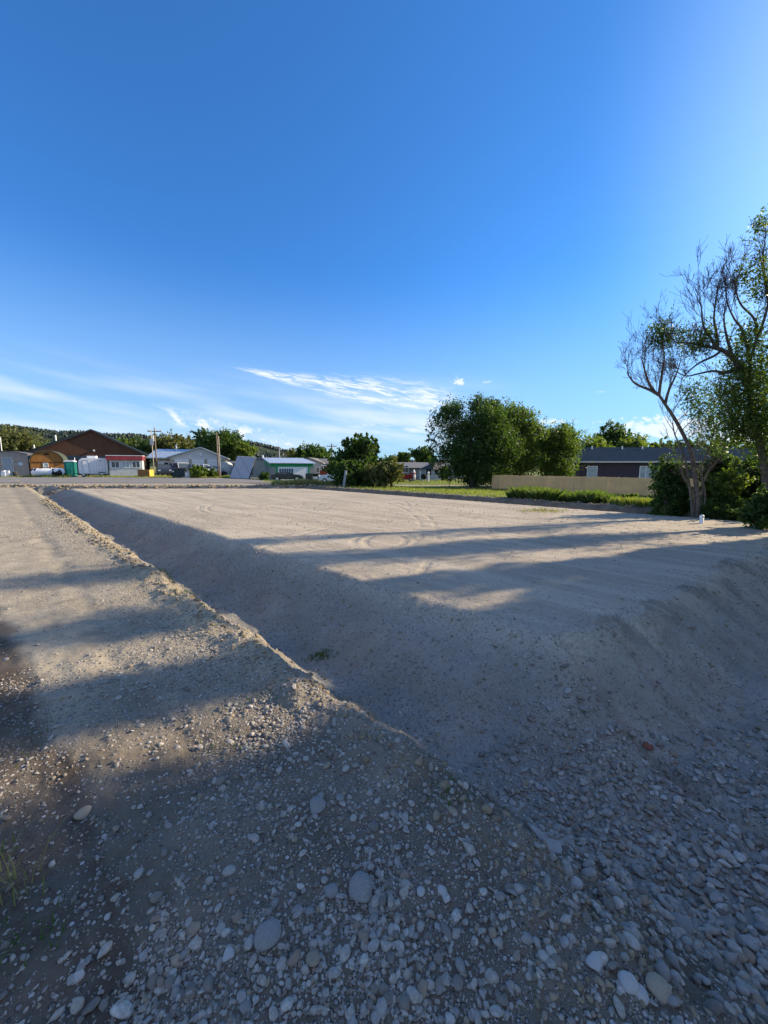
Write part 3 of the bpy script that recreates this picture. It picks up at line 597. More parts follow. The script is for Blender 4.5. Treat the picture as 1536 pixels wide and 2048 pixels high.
# --- the big half-bare tree at the right edge
def right_tree():
    YT = 12.0
    rng = np.random.default_rng(77)
    def P3(u, v, Y=YT): return at(u, v, Y)
    def grow(b, p, d, L, r, lev, curl=0.25, splits=3, minr=.0035):
        n = 6; pts = [Vector(p)]; d = Vector(d).normalized()
        for i in range(n):
            d = (d + Vector(rng.normal(size=3))*0.10 + Vector((0, 0, curl*0.16))).normalized(); pts.append(pts[-1]+d*L/n)
        b.tube(pts, [max(minr, r*(1-.72*i/n)) for i in range(n+1)], 3 if r < .012 else 5, False)
        tips.append(pts[-1])
        if lev <= 0: return
        for k in range(splits):
            i = int(rng.integers(1, n)); dd = (d*0.9 + Vector(rng.normal(size=3))*0.42); dd.y *= .7
            grow(b, pts[i], dd, L*rng.uniform(.45, .8), max(minr, r*.5), lev-1, curl, splits, minr)
    # tree A: pale leaning multi-stem trunk, mostly bare
    base = P3(1392, 1036, YT); z0 = hz(base.x, base.y); tA = thing('half_bare_tree', 'leaning half bare tree with grey stems behind the white pipe', 'tree', (base.x, base.y, z0))
    off = Vector((base.x, base.y, z0)); b = MB(); tips = []
    def path(bb, px, r0, r1, n=8, Ys=None, o=off):
        pts = []
        for i, (u, v) in enumerate(px):
            Y = YT + (Ys[i] if Ys else 0); pts.append(P3(u, v, Y)-o)
        out = []                          # smooth resample
        for i in range(len(pts)-1):
            a, c = pts[i], pts[i+1]; a0 = pts[max(i-1, 0)]; c1 = pts[min(i+2, len(pts)-1)]
            for k in range(4):
                t = k/4; out.append(0.5*((2*a)+(c-a0)*t+(2*a0-5*a+4*c-c1)*t*t+(3*a-a0-3*c+c1)*t**3))
        out.append(pts[-1]); N = len(out); bb.tube(out, [r0+(r1-r0)*i/(N-1) for i in range(N)], n, False); return out
    main = path(b, ((1394, 1050), (1395, 1000), (1390, 950), (1382, 905), (1372, 880), (1352, 842), (1330, 808), (1318, 790)), .078, .034, 10)
    forks = [((1318, 790), (1300, 780), (1272, 768), (1258, 752), (1254, 742)), ((1318, 790), (1322, 760), (1328, 720), (1326, 690)),
             ((1310, 786), (1296, 762), (1288, 735), (1282, 712)), ((1330, 808), (1338, 780), (1352, 750), (1362, 720))]
    for fpx in forks: o_ = path(b, fpx, .05, .008, 6); [grow(b, o_[int(i)], (o_[int(i)+1]-o_[int(i)])+Vector((0, 0, .12)), rng.uniform(.5, 1.05), .009, 3, .35, 3) for i in rng.integers(1, len(o_)-1, 6)]
    for i in (6, 8, 10, 12, 14, 16, 18, 20, 22, 24, 26):
        s = rng.choice((-1, 1)); grow(b, main[i], (s*rng.uniform(.5, 1.2), rng.uniform(-.4, .4), .7), rng.uniform(.6, 1.2), .012, 3, .3, 3)
    stems = [((1404, 1048), (1410, 990), (1402, 940), (1420, 890), (1434, 840), (1446, 800)), ((1386, 1046), (1382, 1000), (1376, 950), (1366, 905), (1350, 870), (1345, 845)), ((1398, 1048), (1403, 990), (1412, 950), (1436, 920), (1448, 900)), ((1382, 1046), (1388, 990), (1370, 960), (1360, 930))]
    for sp_ in stems:
        o_ = path(b, sp_, .036, .014, 7)
        for i in rng.integers(6, len(o_)-1, 5): grow(b, o_[int(i)], (rng.uniform(-1, .6), rng.uniform(-.5, .5), 1.0), rng.uniform(.6, 1.2), .011, 2, .3, 3)
    b.build('trunk', mat('bark_grey', (0.17, 0.14, 0.115), .9, .4, 9, bump=.9), tA, smooth=True)
    def tufts(spec, off_, nleaf, size, seed, m, name='foliage', t=None, Yd=0):
        r2 = np.random.default_rng(seed); pp = []
        for (u, v, ru, rv, w) in spec:
            c = P3(u, v, YT+Yd)-off_; s = YT/F; k = int(nleaf*w); nc = max(3, k//14)
            cc = np.array(c)+np.clip(r2.normal(size=(nc, 3)), -1.8, 1.8)*np.array([ru*s*.5, max(ru, rv)*s*.42, rv*s*.5])
            pp.append(np.repeat(cc, 14, 0)+r2.normal(size=(nc*14, 3))*np.array([.09, .09, .13]))
        return link(name, leaves_mesh(name, np.concatenate(pp), size, r2, asp=2.4), m, t)
    tufts(((1320, 668, 20, 28, 1.0), (1352, 672, 22, 16, .6), (1395, 800, 30, 40, .7), (1415, 830, 26, 40, .9), (1385, 775, 22, 14, .25), (1436, 850, 30, 50, 1.0)), off, 1000, .036, 5, M_LEAF, 'crown', tA)
    # tree B: darker leafy tree further right, trunk at the frame edge
    bB = at(1532, 1056, 10.4); z1 = hz(bB.x, bB.y); offB = Vector((bB.x, bB.y, z1)); tB = thing('leafy_tree', 'dark leafy tree with long bare upper whips at the right frame edge', 'tree', offB)
    b = MB(); YT = 10.2
    m2 = path(b, ((1536, 1058), (1534, 1000), (1530, 940), (1518, 880), (1508, 830), (1498, 780), (1480, 740), (1466, 715), (1444, 700), (1430, 696)), .105, .045, 9, o=offB)
    limbs = [((1430, 696), (1400, 690), (1375, 686), (1345, 684)), ((1430, 696), (1424, 680), (1408, 655), (1404, 630), (1402, 608)), ((1436, 700), (1432, 660), (1428, 640), (1430, 612), (1434, 590)),
             ((1444, 700), (1428, 712), (1400, 725), (1378, 742), (1362, 760)), ((1480, 740), (1450, 745), (1425, 742), (1395, 748), (1372, 752), (1350, 742)), ((1466, 715), (1455, 680), (1448, 640), (1452, 605)),
             ((1498, 780), (1500, 720), (1484, 660), (1470, 640), (1456, 610), (1450, 575)), ((1500, 720), (1512, 680), (1510, 640), (1484, 612), (1474, 590), (1468, 560)), ((1512, 680), (1528, 640), (1540, 580), (1526, 540), (1518, 500)),
             ((1508, 830), (1540, 770), (1550, 700), (1545, 640)), ((1530, 930), (1570, 850), (1580, 760), (1560, 650), (1540, 560)), ((1545, 640), (1530, 560), (1526, 520), (1530, 480)), ((1518, 880), (1480, 860), (1460, 830), (1452, 800))]
    for li in limbs:
        o_ = path(b, li, .04, .010, 6, o=offB)
        for i in rng.integers(2, len(o_)-1, 6):
            d = o_[int(i)+1]-o_[int(i)]; d.normalize(); grow(b, o_[int(i)], d*.7+Vector((rng.uniform(-.4, .3), rng.uniform(-.4, .4), .75)), rng.uniform(.4, .9), .009, 3, .35, 3)
    b.build('trunk', M_BARK, tB, smooth=True)
    tufts(((1486, 690, 26, 40, 1.1), (1500, 760, 40, 60, 2.6), (1490, 810, 36, 50, 2.6), (1528, 830, 40, 50, 2.8), (1510, 860, 50, 36, 2.4), (1460, 850, 28, 24, .8), (1450, 800, 20, 30, .7),
           (1540, 700, 34, 70, 2.0), (1500, 548, 26, 26, .6), (1530, 570, 22, 44, .6), (1520, 452, 12, 16, .35), (1545, 900, 40, 40, 1.5), (1570, 780, 50, 90, .8), (1395, 690, 24, 18, .5), (1415, 668, 16, 16, .3), (1475, 740, 22, 30, .8)),
          offB, 950, .034, 6, M_LEAFM, 'crown', tB)
right_tree()
for i, (u, v, w_, h_, Y, lab, m_, n_) in enumerate((
        (1350, 1030, 74, 150, 13.0, 'dense dark green shrub crowding the left side of the half bare tree', M_LEAF, 9000),
        (1338, 1028, 40, 55, 12.9, 'small leafy shrub at the left foot of the half bare tree', M_LEAF2, 2500),
        (1432, 1040, 56, 160, 13.4, 'upright bush immediately right of the half bare tree', M_LEAF, 6000),
        (1458, 1040, 70, 110, 12.6, 'green saplings in front of the fence right of the upright bush', M_LEAF2, 3000),
        (1510, 1045, 60, 150, 13.0, 'shadowy bush below the leafy tree at the right edge', M_LEAF, 3800),
        (1496, 1040, 34, 38, 11.9, 'low sunlit yellow green bush by the right edge of the pad', M_LEAF2, 2600),
        (1540, 1062, 80, 90, 9.7, 'leafy shrub hiding the foot of the dark leafy tree', M_LEAF, 5000),
        (1440, 1046, 50, 46, 11.7, 'low dark weeds right behind the white pipe', M_LEAF, 2600),
        (1482, 1046, 50, 70, 12.0, 'dark shrub left of the low sunlit bush', M_LEAFM, 3600),
        (1600, 1050, 90, 120, 12.0, 'bush just beyond the right frame edge', M_LEAF, 7000))):
    bush(u, v, w_, h_, lab, 60+i, m_, int(n_*1.6), .05, Y=Y, shell=.25)
bush(1268, 1020, 34, 26, 'small leafy bush on the grass below the plank fence', 70, M_LEAF2, 1800, .07, Y=16.0)
bush(1205, 1014, 26, 20, 'low bush at the right end of the tall weeds', 71, M_LEAF2, 1300, .07, Y=16.6)
bush(1358, 1020, 18, 20, 'leafy sprout at the lawn edge near the dark shrub', 72, M_LEAF2, 900, .06, Y=13.4)

# --- trees to the right of the frame: they throw the broken shade over the foreground
def keep_gap(P):
    w = 0.94*P[:, 1]-0.342*P[:, 0] + 0.10*np.sin(P[:, 2]*3.1)+0.06*np.sin(P[:, 0]*2.3); z = P[:, 2]
    r = hsh((P[:, 0]*97).astype(int), (P[:, 1]*91+P[:, 2]*57).astype(int), 5)
    g = 1.6*np.exp(-((w-3.72)/0.42)**2)*(z > 5.0) + 1.6*np.exp(-((w-2.42)/0.36)**2)*(z > 5.2) + 0.7*np.exp(-((w-1.80)/0.14)**2)*(z > 5.2)
    g = g + sst(w, 4.80, 5.05) + 0.45*(z > 7.5)
    u = 768+769*P[:, 0]/np.maximum(P[:, 1], .1); vis = (P[:, 1] > 0.2) & (u < 1590)
    return (r > g) & ~vis
OFF = 'trees standing right of the picture that shade the yard'
for i, (x, y, w_, h_) in enumerate(((13.6, 9.0, 4.6, 9.5), (13.2, 7.0, 4.6, 9.8), (14.0, 5.2, 5.0, 10.5), (13.6, 3.2, 4.8, 10.0), (14.2, 1.2, 5.2, 10.8), (14.0, -1.0, 5.0, 10.5), (15.0, -3.4, 5.5, 10.5))):
    rng = np.random.default_rng(200+i)
    tree('shade_tree', 'leafy tree to the right of the graded pad, outside the picture', 'tree', (x, y, hz(x, y)), round_lobes(rng, w_, h_, 0.4, 11), 15000, .15, 210+i, M_LEAF, tr=.10, group=OFF, clump=.26, shell=.1, keep=keep_gap, trunk_top=3.2)

# --- grass and weeds (nobody could count it)
def blades(name, pts, h, w, m, seed, lean=.25):
    rng = np.random.default_rng(seed); n = len(pts); H = h*rng.uniform(.5, 1.3, n); a = rng.uniform(0, 6.283, n); c, s = np.cos(a)*w, np.sin(a)*w
    l = rng.normal(size=(n, 2))*lean*H[:, None]; o = np.zeros((n, 3))
    A = pts+np.stack([-c, -s, o[:, 0]], 1); B = pts+np.stack([c, s, o[:, 0]], 1)
    T = pts+np.stack([l[:, 0], l[:, 1], H], 1); Mm = pts+np.stack([l[:, 0]*.35+c*.7, l[:, 1]*.35+s*.7, H*.55], 1)
    V = np.stack([A, B, Mm, T], 1).reshape(-1, 3); me = raw_mesh(name, V, np.arange(4*n), 4, False)
    r = np.repeat(rng.random(n), 4).astype(np.float32); at_ = me.attributes.new('rnd', 'FLOAT', 'POINT'); at_.data.foreach_set('value', r)
    return link(name, me, m)
def scatter_lawn():
    rng = np.random.default_rng(9); n = 90000; y = 10+45*rng.random(n)**1.6; x = -14+46*rng.random(n)
    e3 = (21.5-(x+y))/1.4142; k = (masks(x, y)[2] > .5) & (e3 < -1.7) & (x < y*1.15) & (y < 60)
    k &= (fbm(x*.8, y*.8, 3, 33) > -.25)
    x, y = x[k], y[k]; P = np.stack([x, y, height(x, y)], 1)
    tag(blades('lawn_grass', P, .13, .02, M_GRASS, 3), 'mown green grass beyond the rear edge of the pad', 'grass', kind='stuff')
    # seeded tall weeds in front of the fence
    n = 22000; t = rng.random(n); u = 1012+200*t; x0, y0 = gnd(u, 1004+12*t, -0.12)
    d = rng.random(n)*1.9; x = x0+d*.7; y = y0+d*.75; d2 = fbm(x*2.1, y*2.1, 3, 7); k = (d2 > -.15) & (rng.random(n) < 1.0-.35*t); x, y, d2 = x[k], y[k], d2[k]
    hh = (0.25+0.95*vnoise(x*1.3, y*1.3, 8)*vnoise(x*3.7, y*3.7, 9)**.5)*(1.1-.35*sst(x, 6, 9.5)); P = np.stack([x, y, height(x, y)], 1)
    tag(blades('tall_weeds', P, .66*hh, .015, M_WEED, 4, .38), 'thick strip of tall green weeds in front of the plank fence', 'weeds', kind='stuff')
    n = 9000; x = rng.uniform(9.0, 11.8, n); y = 13.2+rng.random(n)*2.2; k = (x+y > 23.6) & (x+y < 27.5); x, y = x[k], y[k]; P = np.stack([x, y, height(x, y)], 1)
    tag(blades('bright_grass', P, .3, .016, M_GRASS, 6, .2), 'bright sunlit grass left of the dark shrub', 'grass', kind='stuff')
    n = 15000; x = X(540, 31)+rng.random(n)*(X(705, 31)-X(540, 31)); y = 29.9+rng.random(n)*2.6+.03*x*0; k = fbm(x*1.2, y*1.2, 2, 17) > -.3; x, y = x[k], y[k]
    P = np.stack([x, y, height(x, y)], 1); tag(blades('dry_weeds', P, .42*(0.4+vnoise(x*.9, y, 3)), .02, M_DRY, 7, .2), 'pale yellow green weeds along the kerb in front of the green trimmed garage', 'weeds', kind='stuff')
    n = 14000; x = rng.uniform(X(0, 52), X(460, 50), n); y = rng.uniform(50.5, 55.5, n); k = (fbm(x*.35, y*.35, 2, 19) > -.05) | (x > X(300, 52)); x, y = x[k], y[k]
    P = np.stack([x, y, height(x, y)], 1); tag(blades('verge_grass', P, .38*vnoise(x*.5, y*.5, 5), .035, M_GRASS, 8, .2), 'rough grass on the verge in front of the yard buildings', 'grass', kind='stuff')
scatter_lawn()
bush(398, 955, 42, 24, 'leafy scrub between the dark dumpster and the tall bare pole', 80, M_LEAF2, 3500, .15, Y=51)
bush(425, 952, 26, 18, 'low scrub left of the bare pole base', 81, M_LEAF2, 2000, .15, Y=52)
bush(528, 958, 22, 20, 'dark bush growing against the block wall of the green trimmed garage', 82, M_LEAF, 2200, .15, Y=46.5)

# ------------------------------------------------------------------ gravel
def pebble_mesh(name, seed, sub=2, flat=.6, ang=.12, elong=1.3):
    import bmesh
    bm = bmesh.new(); bmesh.ops.create_icosphere(bm, subdivisions=sub, radius=.5); rng = np.random.default_rng(seed)
    K = rng.normal(size=(5, 3)); ph = rng.uniform(0, 6, 5); pl = unit(rng, 7); pd = rng.uniform(.30, .44, 7)
    for v in bm.verts:
        p = np.array(v.co); d = sum(math.sin(float(K[i] @ p)*4+ph[i]) for i in range(5))/5
        p = p*(1+ang*d*1.6)
        for q, c in zip(pl, pd):
            e = float(p @ q)-c
            if e > 0: p = p-q*e*min(1, ang*5)
        v.co = (p[0]*elong, p[1], p[2]*flat)
    me = bpy.data.meshes.new(name); bm.to_mesh(me); bm.free(); me.polygons.foreach_set('use_smooth', np.ones(len(me.polygons), bool)); return me
def stone_mat():
    m, t, b, _ = newmat('river_stone'); oi = t.new('ShaderNodeObjectInfo'); tcx = t.new('ShaderNodeTexCoord'); P = tcx.outputs['Object']
    c = t.ramp(oi.outputs['Random'], [(0, (0.15, 0.14, 0.13)), (0.10, (0.43, 0.40, 0.35)), (0.28, (0.28, 0.28, 0.27)), (0.42, (0.35, 0.27, 0.185)), (0.50, (0.50, 0.47, 0.42)), (0.66, (0.20, 0.18, 0.16)), (0.74, (0.40, 0.39, 0.37)), (0.90, (0.60, 0.57, 0.52)), (0.955, (0.30, 0.21, 0.15)), (0.985, (0.64, 0.61, 0.55))], 'CONSTANT')
    mp = t.new('ShaderNodeVectorMath', operation='ADD'); t.l.new(P, mp.inputs[0]); t.l.new(t.comb(t.m('MULTIPLY', oi.outputs['Random'], 50), 0, 0), mp.inputs[1])
    n = t.noise(mp.outputs[0], 3.5, 5, .65); n2 = t.noise(mp.outputs[0], 22, 3, .7)
    c = t.mix(t.ss(n, .3, .65, .1, .65), c, (0.25, 0.215, 0.165)); c = t.mix(t.ss(n2, .5, .75, 0, .35), c, (0.14, 0.13, 0.12))
    bp = t.new('ShaderNodeBump'); bp.inputs['Strength'].default_value = .35; bp.inputs['Distance'].default_value = .02; t.l.new(t.m('ADD', n, t.m('MULTIPLY', n2, .4)), bp.inputs['Height']); t.l.new(bp.outputs[0], b.inputs['Normal'])
    t.l.new(c, b.inputs['Base Color']); b.inputs['Roughness'].default_value = .8; b.inputs['Specular IOR Level'].default_value = .25
    return m
M_STONE = stone_mat()
PROTO = bpy.data.collections.new('pebble_shapes')
for i in range(9):
    me = pebble_mesh('pebble_shape', 500+i, 2, (.55, .7, .45, .62, .8, .5, .66, .4, .7)[i], (.10, .34, .14, .42, .16, .38, .12, .3, .45)[i], (1.35, 1.15, 1.6, 1.2, 1.1, 1.45, 1.25, 1.5, 1.3)[i])
    me.materials.append(M_STONE); PROTO.objects.link(bpy.data.objects.new('pebble_shape', me))
def scatter(name, label, P, S, seed, cat='gravel', tilt=.35):
    rng = np.random.default_rng(seed); n = len(P); me = bpy.data.meshes.new(name); me.vertices.add(n); me.vertices.foreach_set('co', P.astype(np.float32).ravel())
    rot = np.stack([rng.normal(size=n)*tilt, rng.normal(size=n)*tilt, rng.uniform(0, 6.283, n)], 1)
    a = me.attributes.new('rot', 'FLOAT_VECTOR', 'POINT'); a.data.foreach_set('vector', rot.astype(np.float32).ravel())
    sc3 = S[:, None]*rng.uniform(.8, 1.25, (n, 3)); a = me.attributes.new('scl', 'FLOAT_VECTOR', 'POINT'); a.data.foreach_set('vector', sc3.astype(np.float32).ravel())
    a = me.attributes.new('pick', 'INT', 'POINT'); a.data.foreach_set('value', rng.integers(0, 9, n).astype(np.int32)); me.update()
    o = link(name, me); g = bpy.data.node_groups.new(name, 'GeometryNodeTree')
    g.interface.new_socket('Geometry', in_out='INPUT', socket_type='NodeSocketGeometry'); g.interface.new_socket('Geometry', in_out='OUTPUT', socket_type='NodeSocketGeometry')
    N = g.nodes; gi = N.new('NodeGroupInput'); go = N.new('NodeGroupOutput'); ci = N.new('GeometryNodeCollectionInfo'); ci.inputs['Collection'].default_value = PROTO
    ci.inputs['Separate Children'].default_value = True; ci.inputs['Reset Children'].default_value = True; ip = N.new('GeometryNodeInstanceOnPoints'); ip.inputs['Pick Instance'].default_value = True
    def na(nm, dt):
        q = N.new('GeometryNodeInputNamedAttribute'); q.data_type = dt; q.inputs['Name'].default_value = nm; return q.outputs[0]
    L = g.links; L.new(gi.outputs[0], ip.inputs['Points']); L.new(ci.outputs[0], ip.inputs['Instance']); L.new(na('rot', 'FLOAT_VECTOR'), ip.inputs['Rotation']); L.new(na('scl', 'FLOAT_VECTOR'), ip.inputs['Scale']); L.new(na('pick', 'INT'), ip.inputs['Instance Index']); L.new(ip.outputs[0], go.inputs[0])
    md = o.modifiers.new('scatter', 'NODES'); md.node_group = g
    return tag(o, label, cat, kind='stuff')
BIG = []     # (x, y, radius) of individually built stones, gravel keeps clear of them
def gravel():
    rng = np.random.default_rng(21)
    def cand(n, r0, r1, a0=-58, a1=58):
        r = r0*np.exp(rng.random(n)*math.log(r1/r0)); a = np.radians(rng.uniform(a0, a1, n)); return r*np.sin(a), r*np.cos(a), r
    # general scatter
    x, y, r = cand(330000, .55, 17)
    s, e1, e2, e3, e4 = edges(x, y); pad, soil, lawn, grav = masks(x, y)
    n1 = fbm(x*1.1+3, y*1.1, 4, 101); n2 = fbm(x*3.1, y*3.1, 3, 102)
    D = np.full(len(x), .12)
    tr = s < 0
    D = np.where(tr, .06+.75*np.exp(-((s+0.30)/0.38)**2)+.35*sst(n1, -.05, .25), D)
    fore = tr & (y < 2.75+0.35*n2)
    D = np.where(fore, .35+.65*sst(n1+.6*n2, -.25, .3), D)
    dark = tr & (x < -.75-.15*y+.4*n1) & (y < 2.6); D = np.where(dark, D*.22, D)
    slope = (s > 0) & (e1 < 0.2); D = np.where(slope, .22+.45*sst(n1, -.1, .35)+.35*np.exp(-((s-.55)/.25)**2)*sst(-y, -4.5, -1.5), D)
    D = np.where((s > .2) & (e2 < 0), .35+.4*sst(n1, -.2, .2), D)
    D = np.where((np.minimum(e1, e2) > .15), .05+.10*sst(n1, .1, .4)+.15*np.exp(-np.minimum(e1, e2)/.5), D)
    D = np.where((x > 1.0) & (e2 < .3) & (e2 > -1.0) & (y > 3.2), .35+.5*sst(n2, -.1, .3), D)
    S = .0050*np.exp(rng.normal(size=len(x))*.68); S = np.clip(np.maximum(S, r*.0022), .003, .034)
    big = S > r*.0019*1.6
    S = np.where(tr & (y < 4), S*1.15, S)
    ok = rng.random(len(x)) < D*np.where(r > 5, .55, 1)*np.clip((r/1.9)**1.3, .25, 1)
    ok &= (e3 > -1.2) & (e4 > -2.5) & (rng.random(len(x)) > .55*cobble_soft(x, y)) & (np.hypot(x, y) > .5)
    x, y, S = x[ok], y[ok], S[ok]
    P = np.stack([x, y, height(x, y)+S*.10], 1)
    scatter('fine_gravel', 'mixed pale and grey pebbles strewn over the dirt track, banks and pad', P, S, 1)
    # cobble bed in the near right corner: stones lie on one another
    n = 42000; xx = rng.uniform(.1, 5.5, n); yy = rng.uniform(.3, 3.4, n); rr = np.hypot(xx, yy)
    nn = fbm(xx*1.7, yy*1.7, 3, 111); inp = rng.random(n) < cobble_soft(xx, yy)**1.3
    dens = np.where(rr < 2.2, 1.0, np.clip(2.2/rr, 0, 1)**1.2)*(0.72+0.28*sst(nn, -.5, 0)); k = inp & (rng.random(n) < dens*.62)
    xx, yy, rr = xx[k], yy[k], rr[k]; S = np.clip(.0265*np.exp(rng.normal(size=len(xx))*.40), .010, .056)*np.clip(.62+.10*rr, .6, 1.15)*(1.1-.25*sst(yy, 1.4, 2.6))
    layer = rng.random(len(xx)); P = np.stack([xx, yy, height(xx, yy)+S*.10+layer**2*.014], 1)
    scatter('river_cobbles', 'bed of rounded grey river stones filling the ditch in the near right corner', P, S*1.1, 2, tilt=.3)
    # coarse rounded stones on the near track, and along the lip
    n = 6000; x, y, r = cand(n, .75, 4.5); s, e1, e2, e3, e4 = edges(x, y); n1 = fbm(x*1.5+3, y*1.5, 3, 121)
    D = np.where(s < 0, .10+.38*sst(n1, -.25, .3)+.55*np.exp(-((s+.2)/.2)**2), .13+.2*sst(n1, 0, .3)*(y < 3.2)); D = np.where((s < 0) & (x < -.55-.12*y) & (y < 2.6), D*.12, D); D = np.where(e1 > -.2, .01, D)
    D = np.where((s < -1.0) & (y > 2.6), .02, D)
    k = (rng.random(n) < D*np.clip((r/1.7)**1.5, .2, 1)); x, y = x[k], y[k]; S = np.clip(.0125*np.exp(rng.normal(size=len(x))*.5), .006, .045); P = np.stack([x, y, height(x, y)+S*.06], 1)
    scatter('coarse_gravel', 'coarser rounded stones half sunk in the near track and bank', P, S, 3)
gravel()
# stones big enough to point at
def stone(u, v, wpx, hpx, label, seed, rz=0.0, z=0.0, name='stone', col=None, group=None, angular=.1, flat=.6):
    x, y = gnd(u, v, z)
    for _ in range(4): x, y = gnd(u, v, hz(x, y)+.01)
    d = math.hypot(math.hypot(x, y), CAMZ-hz(x, y)); t = y/ray(u, v)[1]; w = wpx*t/F
    me = pebble_mesh(name, seed, 3, flat, angular, 1.0); asp = min(1.0, hpx/wpx/.62)
    o = link(name, me, col or M_STONE); o.location = (x, y, hz(x, y)+w*.12); o.scale = (w, w*asp, w*.85); o.rotation_euler = (.1, -.08, rz)
    return tag(o, label, 'stone', group)
RED = mat('brick_red', (0.24, 0.10, 0.065), .85, .25, 30); TAN = mat('tan_stone', (0.36, 0.30, 0.22), .85, .2, 25, bump=.4); GRY = mat('grey_stone', (0.27, 0.265, 0.25), .85, .22, 25, bump=.4); PALE = mat('pale_stone', (0.46, 0.44, 0.41), .85, .2, 25, bump=.4)
stone(536, 1868, 52, 42, 'large smooth oval grey cobble in the middle of the near track', 1, .1, col=GRY)
stone(722, 1776, 66, 30, 'long tilted grey cobble lying diagonally on the near track', 2, -1.0, col=GRY)
stone(664, 1780, 28, 28, 'round grey stone just left of the long tilted cobble', 3, .3, col=GRY)
stone(632, 1610, 36, 25, 'flat topped squarish stone on the track above the long cobble', 4, .1, col=GRY, angular=.3)
stone(166, 1625, 30, 18, 'lone tan cobble on the bare brown dirt at the left', 5, .1, col=TAN)
stone(620, 1818, 18, 28, 'blue grey wedge shaped stone near the round grey stone', 6, 1.2, col=GRY, angular=.3)
stone(1316, 1976, 46, 44, 'biggest round brownish cobble at the lower right', 7, .4, z=-.4, col=TAN)
stone(1278, 1984, 34, 26, 'pale oval cobble touching the biggest round one', 8, .2, z=-.4, col=PALE)
stone(1258, 1966, 40, 26, 'pale grey cobble above the pale oval one at the lower right', 9, -.3, z=-.4, col=PALE)
stone(1192, 1922, 34, 28, 'bright chunky stone where the brown bank meets the cobbles', 10, .2, z=-.3, col=PALE, angular=.28)
stone(1256, 1866, 30, 26, 'smooth blue grey cobble near the foot of the brown bank', 11, .7, z=-.35, col=GRY)
stone(1362, 1848, 44, 24, 'dark long cobble deep in the cobble bed', 12, -.2, z=-.45, col=GRY)
stone(1152, 1766, 28, 26, 'pale egg shaped cobble at the left edge of the cobble bed', 13, -.8, z=-.3, col=PALE)
stone(1296, 1486, 20, 12, 'orange red stone lying on the gravel slope below the pad corner', 14, .1, z=-.45, col=RED)
stone(884, 1778, 20, 18, 'pale round pebble on the track right of the long tilted cobble', 15, .1, col=PALE)
stone(842, 1780, 18, 17, 'smaller pale round pebble left of the other pale round one', 16, .5, col=PALE)
stone(162, 1932, 22, 30, 'dark flat stone in the lower left gravel', 17, .5, col=GRY, angular=.3)
stone(156, 1950, 24, 18, 'pale stone just below the dark flat one at the lower left', 18, .2, col=PALE)
stone(456, 1908, 26, 20, 'angular whitish stone below and left of the large oval cobble', 19, .2, col=PALE, angular=.3)
stone(350, 1920, 24, 20, 'brownish square stone in the lower left part of the near track', 20, .2, col=TAN, angular=.3)
stone(790, 1858, 22, 22, 'grey knobbly cobble right of the large oval one', 21, .2, col=PALE)
stone(214, 1830, 12, 26, 'upright whitish sliver of stone in the left part of the near track', 22, 1.4, col=PALE)
def loose():
    rng = np.random.default_rng(8); base = [pebble_mesh('cobble', 900+i, 3, (.6, .7, .5, .65)[i], .12, (1.3, 1.1, 1.45, 1.2)[i]) for i in range(4)]
    for me in base: me.materials.append(M_STONE)
    k = 0
    while k < 90:
        u, v = rng.uniform(80, 1510), rng.uniform(1460, 2040)
        if u < 420 and v < 1760 and rng.random() < .9: continue
        x, y = gnd(u, v)
        for _ in range(3): x, y = gnd(u, v, hz(x, y))
        s = rng.uniform(.024, .040); o = bpy.data.objects.new('cobble', base[k % 4]); COL.objects.link(o); o.location = (x, y, hz(x, y)+s*.16); o.scale = (s, s, s*.9); o.rotation_euler = (rng.normal()*.25, rng.normal()*.25, rng.uniform(0, 6))
        tag(o, 'fist sized rounded cobble lying loose among the smaller gravel', 'cobble', 'loose cobbles scattered in the foreground'); k += 1
loose()
def slab():
    m = mat('slab_concrete', (0.33, 0.32, 0.30), .9, .2, 14, bump=.5); prof = [(-.115, .07), (-.02, .055), (.03, .02), (.11, .03), (.12, -.03), (.105, -.06), (.035, -.085), (-.005, -.045)]
    x, y = gnd(1085, 1682, -.25)
    for _ in range(4): x, y = gnd(1085, 1682, hz(x, y)+.03)
    b = MB(); n = len(prof); b.add([(px, py, -.014) for px, py in prof]+[(px, py, .014) for px, py in prof], [tuple(range(n)), tuple(range(2*n-1, n-1, -1))]+[(i, i+n, (i+1) % n+n, (i+1) % n) for i in range(n)])
    o = b.build('concrete_shard', m, bevel=.004); o.location = (x, y, hz(x, y)+.035); o.rotation_euler = (.12, .22, -.25); o.scale = (.72, .72, 1.1)
    tag(o, 'flat broken shard of concrete at the left edge of the cobble bed', 'concrete shard')
slab()
